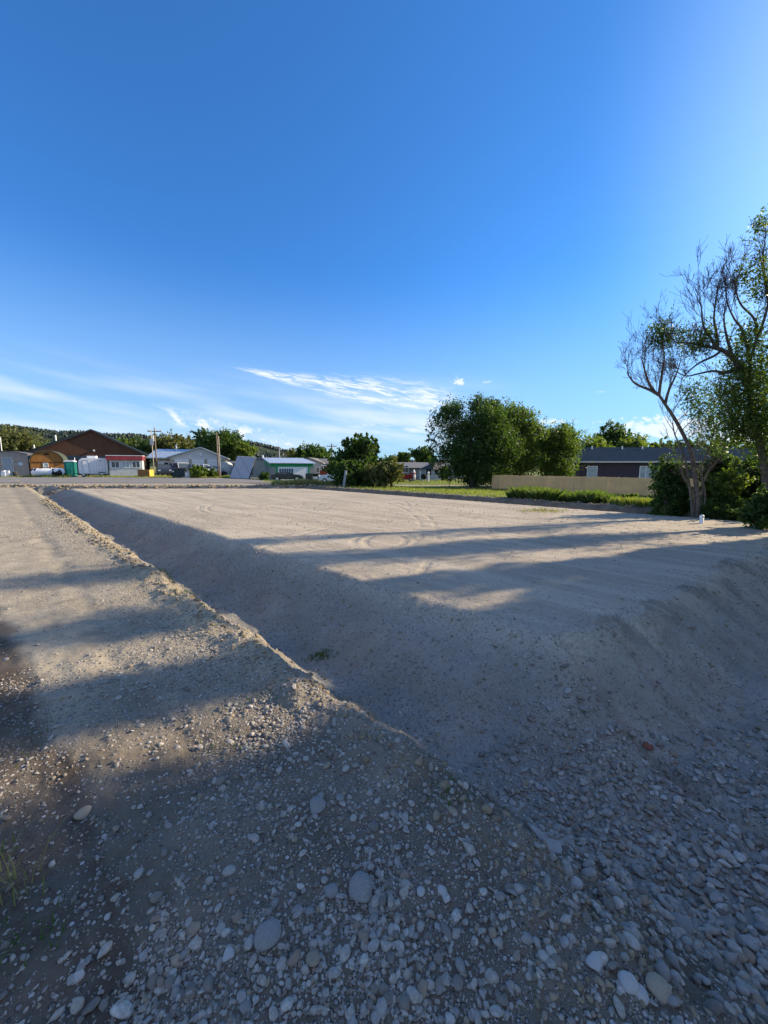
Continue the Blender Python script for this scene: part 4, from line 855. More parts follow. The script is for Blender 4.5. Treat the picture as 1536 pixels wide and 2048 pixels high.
# clods along the ditch lip, lumps on the far dug edge
def clods():
    m = mat('clod', (0.27, 0.22, 0.15), .95, .35, 20, bump=.6); me0 = pebble_mesh('clod', 700, 2, .75, .4, 1.1); me0.materials.append(m)
    rng = np.random.default_rng(14); V = []; Fs = []; k0 = 0; base = np.array([v.co[:] for v in me0.vertices]); fc = np.array([p.vertices[:] for p in me0.polygons])
    pts = []
    for _ in range(950):                                # near lip
        y = rng.uniform(1.5, 18)**1.0; x = 2.08-y+rng.normal()*.16; pts.append((x, y, rng.uniform(.015, .05)*(1+y*.06)))
    for _ in range(420):
        x = rng.uniform(2.6, 8); e = rng.uniform(-2.0, .1); pts.append((x+e*-.5, 2.10+.67*x+e*1.1, rng.uniform(.01, .05)))
    for _ in range(700):
        y = rng.uniform(1.6, 14); e = rng.uniform(.25, 1.9); pts.append((2.17-y+e*1.414, y, rng.uniform(.008, .032)*(1+y*.05)))
    for _ in range(120): pts.append((rng.uniform(-8, 6), rng.uniform(7, 15), rng.uniform(.015, .05)))
    for _ in range(260): pts.append((rng.uniform(.45, .95), rng.uniform(.95, 1.6), rng.uniform(.008, .03)))
    for _ in range(420): pts.append((rng.uniform(-30, -3), 29.1+rng.normal()*.45, rng.uniform(.06, .28)))
    for _ in range(260):
        t = rng.uniform(0, 1); y = 10+18*t; pts.append((21.5+2.2-y+rng.normal()*.3, y, rng.uniform(.05, .14)))
    for x, y, s in pts:
        a = rng.uniform(0, 6.28); c, q = math.cos(a), math.sin(a); p = base*np.array([s, s*rng.uniform(.6, 1.1), s*rng.uniform(.6, 1.1)])
        p = np.stack([p[:, 0]*c-p[:, 1]*q+x, p[:, 0]*q+p[:, 1]*c+y, p[:, 2]+hz(x, y)+s*.12], 1); V.append(p); Fs.append(fc+k0); k0 += len(base)
    me = raw_mesh('dirt_clods', np.concatenate(V), np.concatenate(Fs).ravel(), 3, True); o = link('dirt_clods', me, m); tag(o, 'crumbled clods of brown dirt along the dug edges of the pad', 'dirt clods', kind='stuff')
clods()
def tuft(u, v, z, n, h, label, seed, spread=.12, m=None, lean=.5, w=.003, name='grass_tuft', cat='grass tuft'):
    x, y = gnd(u, v, z)
    for _ in range(3): x, y = gnd(u, v, hz(x, y))
    rng = np.random.default_rng(seed); px = x+rng.normal(size=n)*spread; py = y+rng.normal(size=n)*spread*.6; P = np.stack([px, py, height(px, py)-.005], 1); V = []; Fs = []
    b = MB()
    for p in P:
        hh = h*rng.uniform(.4, 1.2); a = rng.uniform(0, 6.28); l = rng.uniform(.2, 1)*lean*hh; q = [p+np.array([math.cos(a)*l*t*t, math.sin(a)*l*t*t, hh*(t-.25*t*t*lean)]) for t in (0, .35, .7, 1)]
        c, s_ = math.cos(a+1.57)*w, math.sin(a+1.57)*w; k = len(b.v)
        for i, e in enumerate(q):
            f = (1, .8, .5, .08)[i]; b.v.append((e[0]-c*f-x, e[1]-s_*f-y, e[2])); b.v.append((e[0]+c*f-x, e[1]+s_*f-y, e[2]))
        for i in range(3): b.f.append((k+2*i, k+2*i+1, k+2*i+3, k+2*i+2))
    o = b.build(name, m or M_WEED); o.location = (x, y, 0); return tag(o, label, cat, kind='stuff')
tuft(642, 1312, -.5, 220, .05, 'small patch of green grass on the ditch floor', 1, .10, w=.004)
tuft(890, 1585, -.1, 40, .035, 'tiny yellow green sprouts on the lip beside the concrete shard', 2, .05)
tuft(920, 1600, -.15, 30, .035, 'small weed on the ditch side of the lip below the sprouts', 12, .04)
tuft(345, 1165, 0, 120, .07, 'green tuft on top of the ditch lip', 3, .12, w=.004)
tuft(400, 1205, 0, 120, .07, 'short grass clump on the lip nearer the camera than the green tuft', 4, .15, w=.004)
tuft(50, 1760, 0, 26, .26, 'stringy dry grass stems at the lower left edge', 5, .07, M_DRY, 1.2, .0022)
tuft(14, 1890, 0, 45, .08, 'green leafy weeds in the bottom left corner', 6, .09, M_WEED, .9, .003)
tuft(8, 1700, 0, 25, .07, 'thin green weeds at the left edge above the stringy stems', 7, .07, M_WEED, .9, .003)
tuft(30, 1490, 0, 25, .05, 'sparse grass blades at the left edge of the track', 8, .12, M_WEED, .9, .003)
tuft(440, 1490, 0, 25, .04, 'sparse sprouts among the pebbles in the middle of the track', 9, .06, M_WEED, .8, .003)
tuft(525, 1390, 0, 40, .035, 'low grass among the stones beside the lip', 10, .08, M_WEED, .8, .003)
tuft(1085, 1022, 0, 300, .10, 'dry tufts at the rear edge of the pad', 11, .5, M_DRY, .8, .012)
tuft(980, 2040, 0, 2, .05, 'bent dry straw near the bottom edge', 13, .05, M_DRY, 1, .002)

# ------------------------------------------------------------------ built things
WHITE = mat('white_paint', (0.78, 0.78, 0.77), .5, .06, 2, bump=.05); WHT2 = mat('white_metal', (0.70, 0.71, 0.72), .45, .06, 2, ribs=('X', .4), bump=.2)
DARKM = mat('dark_trim', (0.035, 0.037, 0.04), .5, .2, 4); BLACK = mat('black_rubber', (0.02, 0.02, 0.02), .8, .2, 9); GLASS = mat('window_glass', (0.05, 0.06, 0.07), .08, .1, 1, spec=.8, bump=0); STEEL = mat('galvanised', (0.42, 0.43, 0.44), .4, .15, 6, metal=.6)
WOODP = mat('pole_wood', (0.20, 0.15, 0.11), .9, .3, 5, bump=.5); WOODL = mat('pole_wood_pale', (0.46, 0.40, 0.32), .9, .25, 5, bump=.4); CHROME = mat('wheel_rim', (0.5, 0.5, 0.5), .35, .1, 8, metal=.8)
REDL = mat('tail_lamp', (0.45, 0.02, 0.02), .3, .1, 8); LAMP = mat('lamp_lens', (0.6, 0.6, 0.58), .15, .05, 8, spec=.8)
def bx(name, m, parent, *a, bevel=0.0, smooth=False): return MB().box(*a).build(name, m, parent, bevel=bevel, smooth=smooth)
def window(parent, x, z, w, h, y, frame=WHITE, glass=GLASS, mull=1, t=.07, dy=-1):
    """framed window standing proud of a wall whose outer face is at y (outside is -y)"""
    b = MB(); y0, y1 = y-.05, y+.02
    b.box(x-w/2, x+w/2, y0, y1, z, z+t); b.box(x-w/2, x+w/2, y0, y1, z+h-t, z+h); b.box(x-w/2, x-w/2+t, y0, y1, z+t, z+h-t); b.box(x+w/2-t, x+w/2, y0, y1, z+t, z+h-t)
    for k in range(mull): q = x-w/2+w*(k+1)/(mull+1); b.box(q-t*.4, q+t*.4, y0+.01, y1, z+t, z+h-t)
    f = b.build('window', frame, parent); bx('pane', glass, f, x-w/2+t, x+w/2-t, y-.02, y+.01, z+t, z+h-t); return f
def door(parent, x, z, w, h, y, m, fr=None, handle=True):
    b = MB().box(x-w/2-.06, x-w/2, y-.05, y+.02, z, z+h+.06).box(x+w/2, x+w/2+.06, y-.05, y+.02, z, z+h+.06).box(x-w/2, x+w/2, y-.05, y+.02, z+h, z+h+.06)
    f = b.build('door_frame', fr or WHITE, parent); d = bx('door', m, parent, x-w/2+.003, x+w/2-.003, y-.03, y+.01, z+.01, z+h-.003)
    if handle: bx('handle', STEEL, d, x+w*.34, x+w*.42, y-.09, y-.03, z+h*.46, z+h*.50)
    return d
def place(name, label, cat, u, Y, rz=0.0, group=None, dz=0.0, face=None):
    x = X(u, Y); face = (u < 520) if face is None else face; phi = math.atan2(x, Y) if face else 0.0; th = -phi*.5   # the yard on the left is laid out square to the line of sight
    t = thing(name, label, cat, (x, Y, hz(x, Y)+dz), rz+th, group); t.scale = (1/(math.cos(th)+abs(math.tan(phi))*math.sin(th)), 1, 1); return t
def gable_block(t, w, d, he, hr, wall, roof, over=.3, rt=.14, ridge='y', px=0.0):
    """walls plus pitched roof; front wall on y=0, ridge runs back (y) or along (x)"""
    if ridge == 'y':
        MB().prism_y([(-w/2, -.6), (w/2, -.6), (w/2, he), (px, hr), (-w/2, he)], 0, d).build('wall', wall, t)
        b = MB(); s1 = (hr-he)/(w/2+px); s2 = (hr-he)/(w/2-px)
        b.prism_y([(-w/2-over, he-over*s1+.01), (px, hr+.01), (px, hr+rt), (-w/2-over, he-over*s1+rt)], -over, d+over)
        b.prism_y([(px+.002, hr+.01), (w/2+over, he-over*s2+.01), (w/2+over, he-over*s2+rt), (px+.002, hr+rt)], -over, d+over)
    else:
        MB().prism_x([(0, -.6), (d, -.6), (d, he), (d/2, hr), (0, he)], -w/2, w/2).build('wall', wall, t)
        b = MB(); s = (hr-he)/(d/2)
        b.prism_x([(-over, he-over*s+.01), (d/2, hr+.01), (d/2, hr+rt), (-over, he-over*s+rt)], -w/2-over, w/2+over)
        b.prism_x([(d/2+.002, hr+.01), (d+over, he-over*s+.01), (d+over, he-over*s+rt), (d/2+.002, hr+rt)], -w/2-over, w/2+over)
    return b.build('roof', roof, t)
# brown barn
BR = mat('brown_cladding', (0.105, 0.056, 0.036), .8, .15, 1.2, ribs=('X', .45)); GRN = mat('dark_green_roof', (0.022, 0.034, 0.034), .8, .15, 1, ribs=('Y', .5)); NAVY = mat('navy_panel', (0.03, 0.05, 0.075), .6, .15, 1.5, ribs=('X', .5))
t = place('brown_barn', 'big dark brown metal barn with a wide gable behind the trailer and sheds', 'barn', 178, 64, .13)
gable_block(t, 19.2, 7, ZH(908, 64), ZH(860, 64), BR, GRN, .35, .16, px=.9)
bx('wall_band', NAVY, t, -5.2, 3.2, -.03, .0, 0, 3.2); bx('sliding_door', mat('door_slate', (0.06, 0.08, 0.10), .6, .1, 2, ribs=('X', .4)), t, -1.0, 2.2, -.10, -.032, 0, 2.9)
bx('gable_lamp', LAMP, t, .9, 1.2, -.25, -.0, 3.9, 4.2, bevel=.04); MB().prism_y([(-9.9, 3.25), (.9, 7.52), (.9, 7.25), (-9.9, 3.0)], -.40, -.352).prism_y([(.9, 7.25), (.9, 7.52), (9.95, 3.4), (9.95, 3.13)], -.40, -.352).build('fascia', DARKM, t)
MB().tube([(-5.6, 3, 5.0), (-5.6, 3, 6.6)], .12).build('roof_vent', WHITE, t); MB().tube([(-8.7, 2, 3.7), (-8.7, 2, 4.9)], .10).build('roof_vent', WHITE, t)
# beige portable building
BEI = mat('beige_cladding', (0.30, 0.27, 0.245), .7, .12, 1.5, ribs=('X', .3)); BGD = mat('blue_grey_door', (0.26, 0.31, 0.35), .6, .1, 2)
t = place('portable_building', 'grey beige portable building with a blue grey door at the far left', 'portable building', 16, 55.5, 0)
w = 6.1; prof = [(-w/2, .12), (w/2, .12), (w/2, 3.15)]+[(w/2-w*k/10, 3.15+.42*math.sin(math.pi*k/10)) for k in range(1, 10)]+[(-w/2, 3.15)]
MB().prism_y(prof, 0, 3.2).build('wall', BEI, t); rp = [(w/2+.08-(w+.16)*k/10, 3.17+.42*math.sin(math.pi*k/10)) for k in range(11)]
MB().prism_y(rp+[(a, b+.09) for a, b in rp[::-1]], -.15, 3.3).build('roof', mat('roof_grey', (0.12, 0.12, 0.125), .6, .1, 2), t)
door(t, -.0, .2, 1.5, 2.55, 0, BGD, mat('cream_trim', (.5, .47, .40), .6, .1, 3)); bx('notice_sign', mat('pale_blue_sign', (0.45, 0.55, 0.6), .5, .05, 5), t, 1.6, 2.2, -.03, -.003, 1.6, 2.05)
for k in (-2.4, 0, 2.4): bx('skid', WOODP, t, k-.15, k+.15, .05, 3.1, -.15, .12)
t = place('white_container', 'white container whose right end shows at the left picture edge', 'container', -55, 54.6, 0)
bx('body', WHT2, t, -4.2, 4.2, 0, 2.5, .1, 3.0, bevel=.03); MB().box(4.2, 4.24, .1, 2.4, .2, 2.9).build('end_door', WHITE, t); bx('roof_rail', STEEL, t, -4.25, 4.25, -.03, -.002, 2.9, 3.05)
t = place('antenna_pole', 'slim white mast standing behind the portable building', 'mast', 7.5, 66); MB().tube([(0, 0, -.2), (0, 0, 6.3)], .07, 8).build('pole', WHITE, t); bx('cap', STEEL, t, -.12, .12, -.12, .12, 6.3, 6.42)
def rubble(u, Y, lab, seed, m, s):
    rng = np.random.default_rng(seed); b = MB(); 
    for k in range(7):
        x0, z0 = rng.uniform(-.5, .4)*s, rng.uniform(0, .2)*s; b.box(x0, x0+rng.uniform(.15, .45)*s, rng.uniform(-.3, 0), rng.uniform(.1, .3), z0, z0+rng.uniform(.2, .9)*s)
    o = b.build('scrap_pile', m, bevel=.02); x = X(u, Y); o.location = (x, Y, hz(x, Y)); tag(o, lab, 'scrap pile')
rubble(8, 53.5, 'pile of white scrap leaning by the portable building door', 3, WHITE, 1.1); rubble(27, 53.8, 'low dark scrap in front of the blue grey door', 4, DARKM, .7)
# orange arched shed
ORG = mat('orange_board', (0.31, 0.145, 0.045), .75, .25, 1.6, ribs=('Z', .28)); ORD = mat('orange_board_side', (0.36, 0.13, 0.03), .7, .2, 2, ribs=('Z', .3))
t = place('barn_shed', 'orange brown wooden shed with a barrel roof behind the spotted tank', 'shed', 95.5, 57.2, .15)
w = 4.75; arc = [(w/2*math.cos(a)*(1.0 if abs(math.cos(a)) > .9 else 1), 1.75+1.95*math.sin(a)**.85) for a in [math.pi*k/12 for k in range(1, 12)]]
arc = [(w/2, 1.9)]+arc+[(-w/2, 1.9)]
MB().prism_y([(-w/2, 0), (w/2, 0)]+arc, 0, 3).build('wall', ORG, t); rp = [(a*1.03, b+.02) for a, b in arc]
MB().prism_y(rp+[(a*1.05, b+.12) for a, b in arc[::-1]], -.2, 3.1).build('roof', mat('olive_roof', (0.07, 0.085, 0.06), .6, .2, 2), t)
MB().box(-w/2, w/2, -.05, -.002, 2.02, 2.14).build('trim_board', mat('brown_trim', (.12, .06, .03), .8, .2, 4), t); bx('gable_vent', BLACK, t, -.35, .35, -.04, -.002, 3.15, 3.4); window(t, -.25, 1.35, .75, .62, 0, mull=0, glass=mat('pale_pane', (.35, .42, .42), .3, .1, 3)); bx('side_panel', ORD, t, -w/2-.03, -w/2-.002, .1, 2.9, .1, 1.9)
# spotted propane tank
def tank():
    m, tt, b, _ = newmat('cow_spots'); tcx = tt.new('ShaderNodeTexCoord'); P = tcx.outputs['Object']; n = tt.noise(P, .95, 2, .4, .4); c = tt.mix(tt.ss(n, .565, .58), (.80, .79, .77), (.02, .02, .025)); tt.l.new(c, b.inputs['Base Color']); b.inputs['Roughness'].default_value = .4
    t = place('propane_tank', 'long white propane tank painted with black cow spots', 'propane tank', 95.5, 54.0); L, r = 2.2, .56
    pts = []; rad = []
    for k in range(7): a = math.pi/2*k/6; pts.append((-L-.02+ (1-math.sin(a))*-0 - .0, 0, 0)) if 0 else None
    xs = [-L+.45*(-math.cos(math.pi/2*k/6)) + .3 for k in range(7)]+[L-.3+.45*math.sin(math.pi/2*k/6) for k in range(7)]
    rs = [max(.02, r*math.sin(math.pi/2*k/6)) for k in range(7)]+[max(.02, r*math.cos(math.pi/2*k/6)) for k in range(7)]
    MB().tube([(x, 0, r+.12) for x in xs], rs, 20).build('tank_body', m, t, smooth=True)
    for k in (-1.2, 1.2): MB().box(k-.12, k+.12, -.4, .4, -.05, .22).build('foot', STEEL, t)
    MB().tube([(.1, 0, 2*r+.06), (.1, 0, 2*r+.26)], .16, 12).build('valve_dome', DARKM, t); MB().tube([(.5, 0, 2*r+.06), (.5, 0, 2*r+.2)], .06, 8).build('gauge', STEEL, t)
tank()
# portable toilet
t = place('portable_toilet', 'green portable toilet with a white roof between shed and trailer', 'portable toilet', 138.5, 55.5, .1)
TG = mat('toilet_green', (0.012, 0.15, 0.12), .5, .1, 2, ribs=('X', .28)); bx('cabin', TG, t, -.72, .72, 0, 1.3, .08, 2.12, bevel=.03); MB().prism_y([(-.78, 2.12), (.78, 2.12), (.70, 2.26), (.3, 2.34), (-.3, 2.34), (-.70, 2.26)], -.06, 1.36).build('roof', WHITE, t, bevel=.02)
d = bx('door', mat('toilet_door', (0.012, 0.235, 0.17), .5, .08, 3), t, -.40, .42, -.035, -.002, .16, 2.05); bx('handle', STEEL, d, .28, .34, -.07, -.036, 1.0, 1.15); bx('skid', BLACK, t, -.76, .76, -.05, 1.35, -.06, .08); MB().tube([(.55, 1.1, 2.2), (.55, 1.1, 2.75)], .05, 8).build('vent_pipe', WHITE, t)
def wheel(parent, x, y, r=.34, w=.22, axis='x', name='wheel'):
    n = 18
    dirv = Vector((1, 0, 0)) if axis == 'x' else Vector((0, 1, 0)); c = Vector((x, y, r))
    t_ = MB().tube([c-dirv*w/2, c-dirv*w*.42, c+dirv*w*.42, c+dirv*w/2], [r*.90, r, r, r*.90], n).build(name, BLACK, parent, smooth=False)
    MB().tube([c-dirv*(w/2+.012), c+dirv*(w/2+.012)], r*.56, 12).build('rim', CHROME, t_); return t_
# white cargo trailer, side on
t = place('cargo_trailer', 'white enclosed cargo trailer with a roof air conditioner', 'trailer', 187.5, 54.5, .12)
pr = [(-1.75, .42), (1.95, .42), (2.05, .6), (2.05, 2.42), (1.9, 2.62), (-1.55, 2.62), (-1.95, 2.35), (-2.1, 1.9), (-2.1, .6)]
MB().prism_y(pr, 0, 2.1).build('body', WHT2, t, bevel=.04); MB().box(-1.0, .35, .5, 1.5, 2.62, 2.66).box(-.95, .3, .55, 1.45, 2.66, 2.95).build('air_conditioner', WHITE, t, bevel=.04)
door(t, -1.05, .55, .72, 1.75, 0, WHITE, STEEL); bx('trim_rail', STEEL, t, -2.0, 2.0, -.03, -.002, .42, .52); wheel(t, -1.45, .12, .33, axis='y'); wheel(t, 1.05, .12, .33, axis='y'); wheel(t, -1.45, 1.98, .33, axis='y'); wheel(t, 1.05, 1.98, .33, axis='y')
bx('fender', DARKM, t, .55, 1.55, -.10, -.004, .60, .68); bx('number_plate', WHITE, t, .75, 1.1, -.02, -.004, 1.2, 1.35); MB().tube([(-2.05, 1.05, .45), (-3.1, 1.05, .45)], .05, 6).build('tow_bar', DARKM, t); bx('logo_mark', BLACK, t, .9, 1.15, -.02, -.004, 2.2, 2.28)
# office trailer with red fascia
t = place('site_office', 'pale grey site office with a red fascia and three windows', 'site office', 251, 55, .16)
OW = mat('office_wall', (0.50, 0.51, 0.50), .6, .08, 1.5, ribs=('Z', .22)); bx('wall', OW, t, -2.35, 2.35, 0, 2.4, -.1, 2.35); RDF = mat('red_metal', (0.27, 0.04, 0.05), .5, .15, 2, ribs=('X', .3))
MB().box(-2.5, 2.5, -.35, 2.5, 2.35, 2.95).build('fascia', RDF, t); bx('roof', WHITE, t, -2.52, 2.52, -.37, 2.52, 2.95, 3.02)
for xx in (-1.35, .05, 1.5): window(t, xx, 1.25, 1.15, .95, 0, glass=(GLASS if xx != .05 else mat('pale_pane', (.35, .42, .42), .3, .1, 3)))
bx('corner_trim', DARKM, t, -2.37, -2.20, -.04, -.002, -.05, 2.35)
# skip bin
t = place('wooden_crate', 'orange brown crate with its right side coloured sunlit yellow by the verge', 'crate', 286, 52.5, -.35); OC = mat('crate_brown', (0.30, 0.15, 0.06), .8, .2, 3, ribs=('X', .3)); YC = mat('crate_sunlit', (0.75, 0.42, 0.06), .6, .1, 3)
bx('body', OC, t, -.95, .95, 0, .85, .03, 1.0, bevel=.02); bx('sunlit_side', YC, t, .952, .985, .0, .85, .03, 1.0); bx('lid', OC, t, -.99, .99, -.03, .88, 1.002, 1.05); bx('base_rail', BLACK, t, -.93, .93, .02, .82, -.06, .028)  # right side panel carries the sunlit face of the crate as colour
# utility poles
def upole(u, vtop, Y, label, m, r=.12, arms=True, box=True, group=None):
    t = place('utility_pole', label, 'utility pole', u, Y, .1, group); h = ZH(vtop, Y)-t.location.z; MB().tube([(0, 0, -.4), (0, 0, h)], [r*1.15, r*.8], 10).build('pole', m, t, smooth=True)
    if arms:
        MB().box(-1.15, 1.15, -.18, -.06, h-.75, h-.60).build('crossarm', m, t)
        for k in (-1.05, -.5, .5, 1.05): MB().tube([(k, -.12, h-.6), (k, -.12, h-.38)], [.07, .05], 8).build('insulator', mat('porcelain', (.3, .12, .1), .3, .1, 5), t)
    if box: MB().tube([(-.38, -.05, h-2.3), (-.38, -.05, h-1.35)], .26, 12).build('transformer', STEEL, t); bx('bracket', DARKM, t, -.38, 0, -.06, -.02, h-1.9, h-1.8)
    return t
upole(314, 855, 68, 'utility pole with crossarm and transformer left of the white workshop', WOODP); upole(664, 887, 92, 'far utility pole with a crossarm over the grey house roof', WOODP, .17)
t = upole(307.5, 861, 64, 'pale thin pole carrying a grey meter box beside the utility pole', WOODL, .075, False, False); bx('meter_box', STEEL, t, -.28, .28, -.4, -.1, 4.9, 5.9, bevel=.03)
upole(436.5, 865, 51.5, 'tall bare dark wooden pole in front of the white workshop', WOODP, .10, False, False); t = upole(440.2, 873, 50.8, 'pale bare pole standing right against the tall dark one', WOODL, .06, False, False)
t = place('radio_mast', 'very thin mast rising behind the green trimmed garage', 'mast', 559.5, 64); MB().tube([(0, 0, -.2), (0, 0, ZH(866, 64))], [.055, .03], 6).build('pole', WHITE, t); bx('bracket', STEEL, t, -.12, .12, -.12, .12, 3.2, 3.4)
# white workshop: front gable with three doors and a left wing
WS = mat('workshop_wall', (0.52, 0.53, 0.54), .65, .08, 1.2, ribs=('X', .35)); WTAN = mat('workshop_tan', (0.36, 0.33, 0.26), .65, .1, 1.5, ribs=('X', .4)); BLR = mat('pale_blue_roof', (0.38, 0.44, 0.50), .35, .08, 1, ribs=('X', .5), metal=.3); DOORW = mat('roller_door', (0.60, 0.62, 0.64), .5, .05, 1, ribs=('Z', .55))
t = place('workshop', 'white metal workshop with a pale blue roof and three tall roller doors', 'workshop', 398, 70, .10)
k = 70/F; x0, x1 = (343-398)*k, (452-398)*k; zr = ZH(896, 70); ze = ZH(916, 70)
MB().prism_y([(x0, -.3), (x1, -.3), (x1, ze), (.45, zr), (x0, ze+.1)], 0, 12).build('wall', WTAN, t)
b = MB(); b.prism_y([(x0-.5, ze-.05), (.45, zr+.02), (.45, zr+.18), (x0-.5, ze+.12)], -.6, 12); b.prism_y([(.452, zr+.02), (x1+.5, ze-.22), (x1+.5, ze-.05), (.452, zr+.18)], -.6, 12); b.build('roof', BLR, t)
MB().prism_y([(x0, ze-.25), (x1, ze-.25), (x1, ze-.02), (.45, zr-.02), (x0, ze+.06)], -.05, -.002).build('gable_panel', WS, t)
for u0, u1 in ((352, 379), (385, 409), (415, 440)): bx('roller_door', DOORW, t, (u0-398)*k, (u1-398)*k, -.06, -.002, 0, ZH(917.5, 70))
MB().prism_y([(.3, zr-1.35), (.75, zr-1.35), (.52, zr-.85)], -.35, -.06).build('gable_lamp', WHITE, t)
xl = (296-398)*k; bx('wing_wall', WTAN, t, xl+1.6, x0-.003, 1.2, 18, -.3, ze+.0); MB().prism_x([(.7, ze-.12), (9.5, zr-.05), (9.5, zr+.1), (.7, ze+.05)], xl, .2).prism_x([(9.502, zr-.05), (18.4, ze-.12), (18.4, ze+.05), (9.502, zr+.1)], xl, .2).build('wing_roof', BLR, t)
bx('wing_door', DOORW, t, (318-398)*k, (340-398)*k, 1.12, 1.198, 0, 2.35); bx('dark_bay_panel', BLACK, t, (330-398)*k, (345.5-398)*k, 1.06, 1.118, .3, 2.1); MB().tube([(-5.2, 8, zr-.4), (-5.2, 8, zr+.9)], .13, 8).build('flue', WHITE, t)  # black panel on the wing stands in for the shade inside its opening
# rounded tan shed and small brown building right of the workshop
t = place('arched_shed', 'small pale arched shed at the right corner of the workshop', 'shed', 447.5, 62, 0); a_ = [(.95*math.cos(math.pi*i/10), 1.5+.75*math.sin(math.pi*i/10)) for i in range(11)]
MB().prism_y([(-.95, -.3), (.95, -.3)]+a_, 0, 3).build('wall', mat('shed_pale', (.42, .44, .42), .6, .1, 2), t); MB().prism_y([(-.45, 0), (.45, 0), (.45, 1.7), (-.45, 1.7)], -.04, -.002).build('door', STEEL, t)
t = place('brown_outbuilding', 'small reddish brown building showing left of the leaning panel', 'outbuilding', 463, 66, 0); gable_block(t, 2.6, 5, 1.9, 2.3, mat('redbrown', (.17, .085, .065), .8, .15, 2, ribs=('X', .3)), mat('roof_grey', (0.12, 0.12, 0.125), .6, .1, 2), .15, ridge='x'); bx('lower_wall', WTAN, t, -1.1, 1.25, -.04, -.002, -.2, .7)
# dumpster
t = place('dumpster', 'dark blue green dumpster on the verge by the scrub', 'dumpster', 357, 49.5, .06); DG = mat('dumpster_steel', (0.022, 0.040, 0.05), .5, .2, 3, ribs=('X', .45))
MB().prism_x([(0, .15), (1.35, .15), (1.5, 1.25), (-.12, 1.05)], -.82, .72).build('body', DG, t, bevel=.02); MB().prism_x([(-.15, 1.06), (1.52, 1.26), (1.52, 1.31), (-.15, 1.12)], -.86, .76).build('lid', BLACK, t)
for q in (-.7, .6): bx('caster', BLACK, t, q-.08, q+.08, .1, .28, -.05, .15)
bx('side_pocket', STEEL, t, .722, .80, .3, 1.0, .6, .75); bx('notice_patch', WHITE, t, -.78, -.60, -.11, -.05, .78, .92)
t = place('scrap_box', 'grey crate with a white square mark beside the dumpster', 'crate', 371.5, 49.8, .05); bx('body', STEEL, t, -.42, .42, 0, .6, -.05, .95, bevel=.02); bx('white_mark', WHITE, t, -.1, .2, -.02, -.003, .35, .65)
# leaning panel
t = place('metal_sheet', 'huge pale grey sheet panel leaning back against the green trimmed garage', 'metal sheet', 478, 49, 0, face=False); o_ = t.location
q = [at(459.5, 955.5, 48.6)-o_, at(497, 957, 48.2)-o_, at(511.5, 914.5, 50.2)-o_, at(474.5, 912.5, 50.6)-o_]; nrm = Vector((0, .12, .03))
MB().add([tuple(p) for p in q]+[tuple(p+nrm) for p in q], [(0, 1, 2, 3), (7, 6, 5, 4), (0, 4, 5, 1), (1, 5, 6, 2), (2, 6, 7, 3), (3, 7, 4, 0)]).build('sheet', mat('panel_grey', (.36, .36, .38), .55, .06, 1.2, ribs=('X', 1.25)), t)
MB().tube([q[1]+Vector((.06, .12, 0)), q[2]+Vector((.06, .12, 0))], .07, 6).build('edge_rail', DARKM, t); MB().tube([(q[2]+q[3])/2+Vector((0, .2, -.3)), (q[2]+q[3])/2+Vector((0, 2.2, -2.4))], .06, 6).build('prop', DARKM, t)
# green trimmed garage
BLK = mat('block_wall', (0.27, 0.28, 0.265), .85, .15, 1.5, ribs=('Z', .25)); GT = mat('green_trim', (0.015, 0.25, 0.10), .5, .15, 2); PBR = mat('pale_metal_roof', (0.45, 0.50, 0.56), .35, .08, 1, ribs=('Y', .5), metal=.3)
Yg = 48.5; xg = X(542, Yg); t = thing('garage', 'grey block garage trimmed in bright green with a low metal roof', 'garage', (xg, Yg, hz(xg, Yg)), R(24)); zf = ZH(927, Yg)-t.location.z; zt = ZH(917.5, Yg)-t.location.z
MB().add([(0, 0, -.3), (5.35, 0, -.3), (5.35, 6.5, -.3), (0, 6.5, -.3), (0, 0, zf), (5.35, 0, zf), (5.35, 6.5, zt+.15), (0, 6.5, zt+.15)], [(0, 1, 5, 4), (1, 2, 6, 5), (2, 3, 7, 6), (3, 0, 4, 7), (4, 5, 6, 7), (0, 3, 2, 1)]).build('wall', BLK, t)
MB().add([(-.25, -.35, zf+.02), (5.65, -.35, zf-.02), (5.65, 6.8, zt+.15), (-.25, 6.8, zt+.17), (-.25, -.35, zf+.10), (5.65, -.35, zf+.06), (5.65, 6.8, zt+.25), (-.25, 6.8, zt+.27)], [(0, 1, 5, 4), (1, 2, 6, 5), (2, 3, 7, 6), (3, 0, 4, 7), (4, 5, 6, 7), (0, 3, 2, 1)]).build('roof', PBR, t)
bx('fascia', GT, t, .0, 5.35, -.05, -.002, zf-.42, zf-.02); bx('door_surround', GT, t, .62, .84, -.055, -.002, -.1, zf-.422); bx('door_surround', GT, t, 4.62, 4.86, -.055, -.002, -.1, zf-.422)
MB().add([(-.05, .2, zf-.55), (-.05, 6.2, zf-.15), (-.05, 6.2, zt+.1), (-.05, .2, zf-.02), (-.003, .2, zf-.55), (-.003, 6.2, zf-.15), (-.003, 6.2, zt+.1), (-.003, .2, zf-.02)], [(0, 1, 2, 3), (7, 6, 5, 4), (0, 4, 5, 1), (1, 5, 6, 2), (2, 6, 7, 3), (3, 7, 4, 0)]).build('side_fascia', GT, t)
gd = bx('garage_door', WHITE, t, .842, 4.618, -.04, -.002, 0, zf-.424); g_ = MB()
for q in range(6): g_.box(1.0+q*.30, 1.22+q*.30, -.07, -.042, .45, 1.45)
g_.build('barred_window', mat('bar_blue', (.05, .09, .14), .4, .1, 5), t)
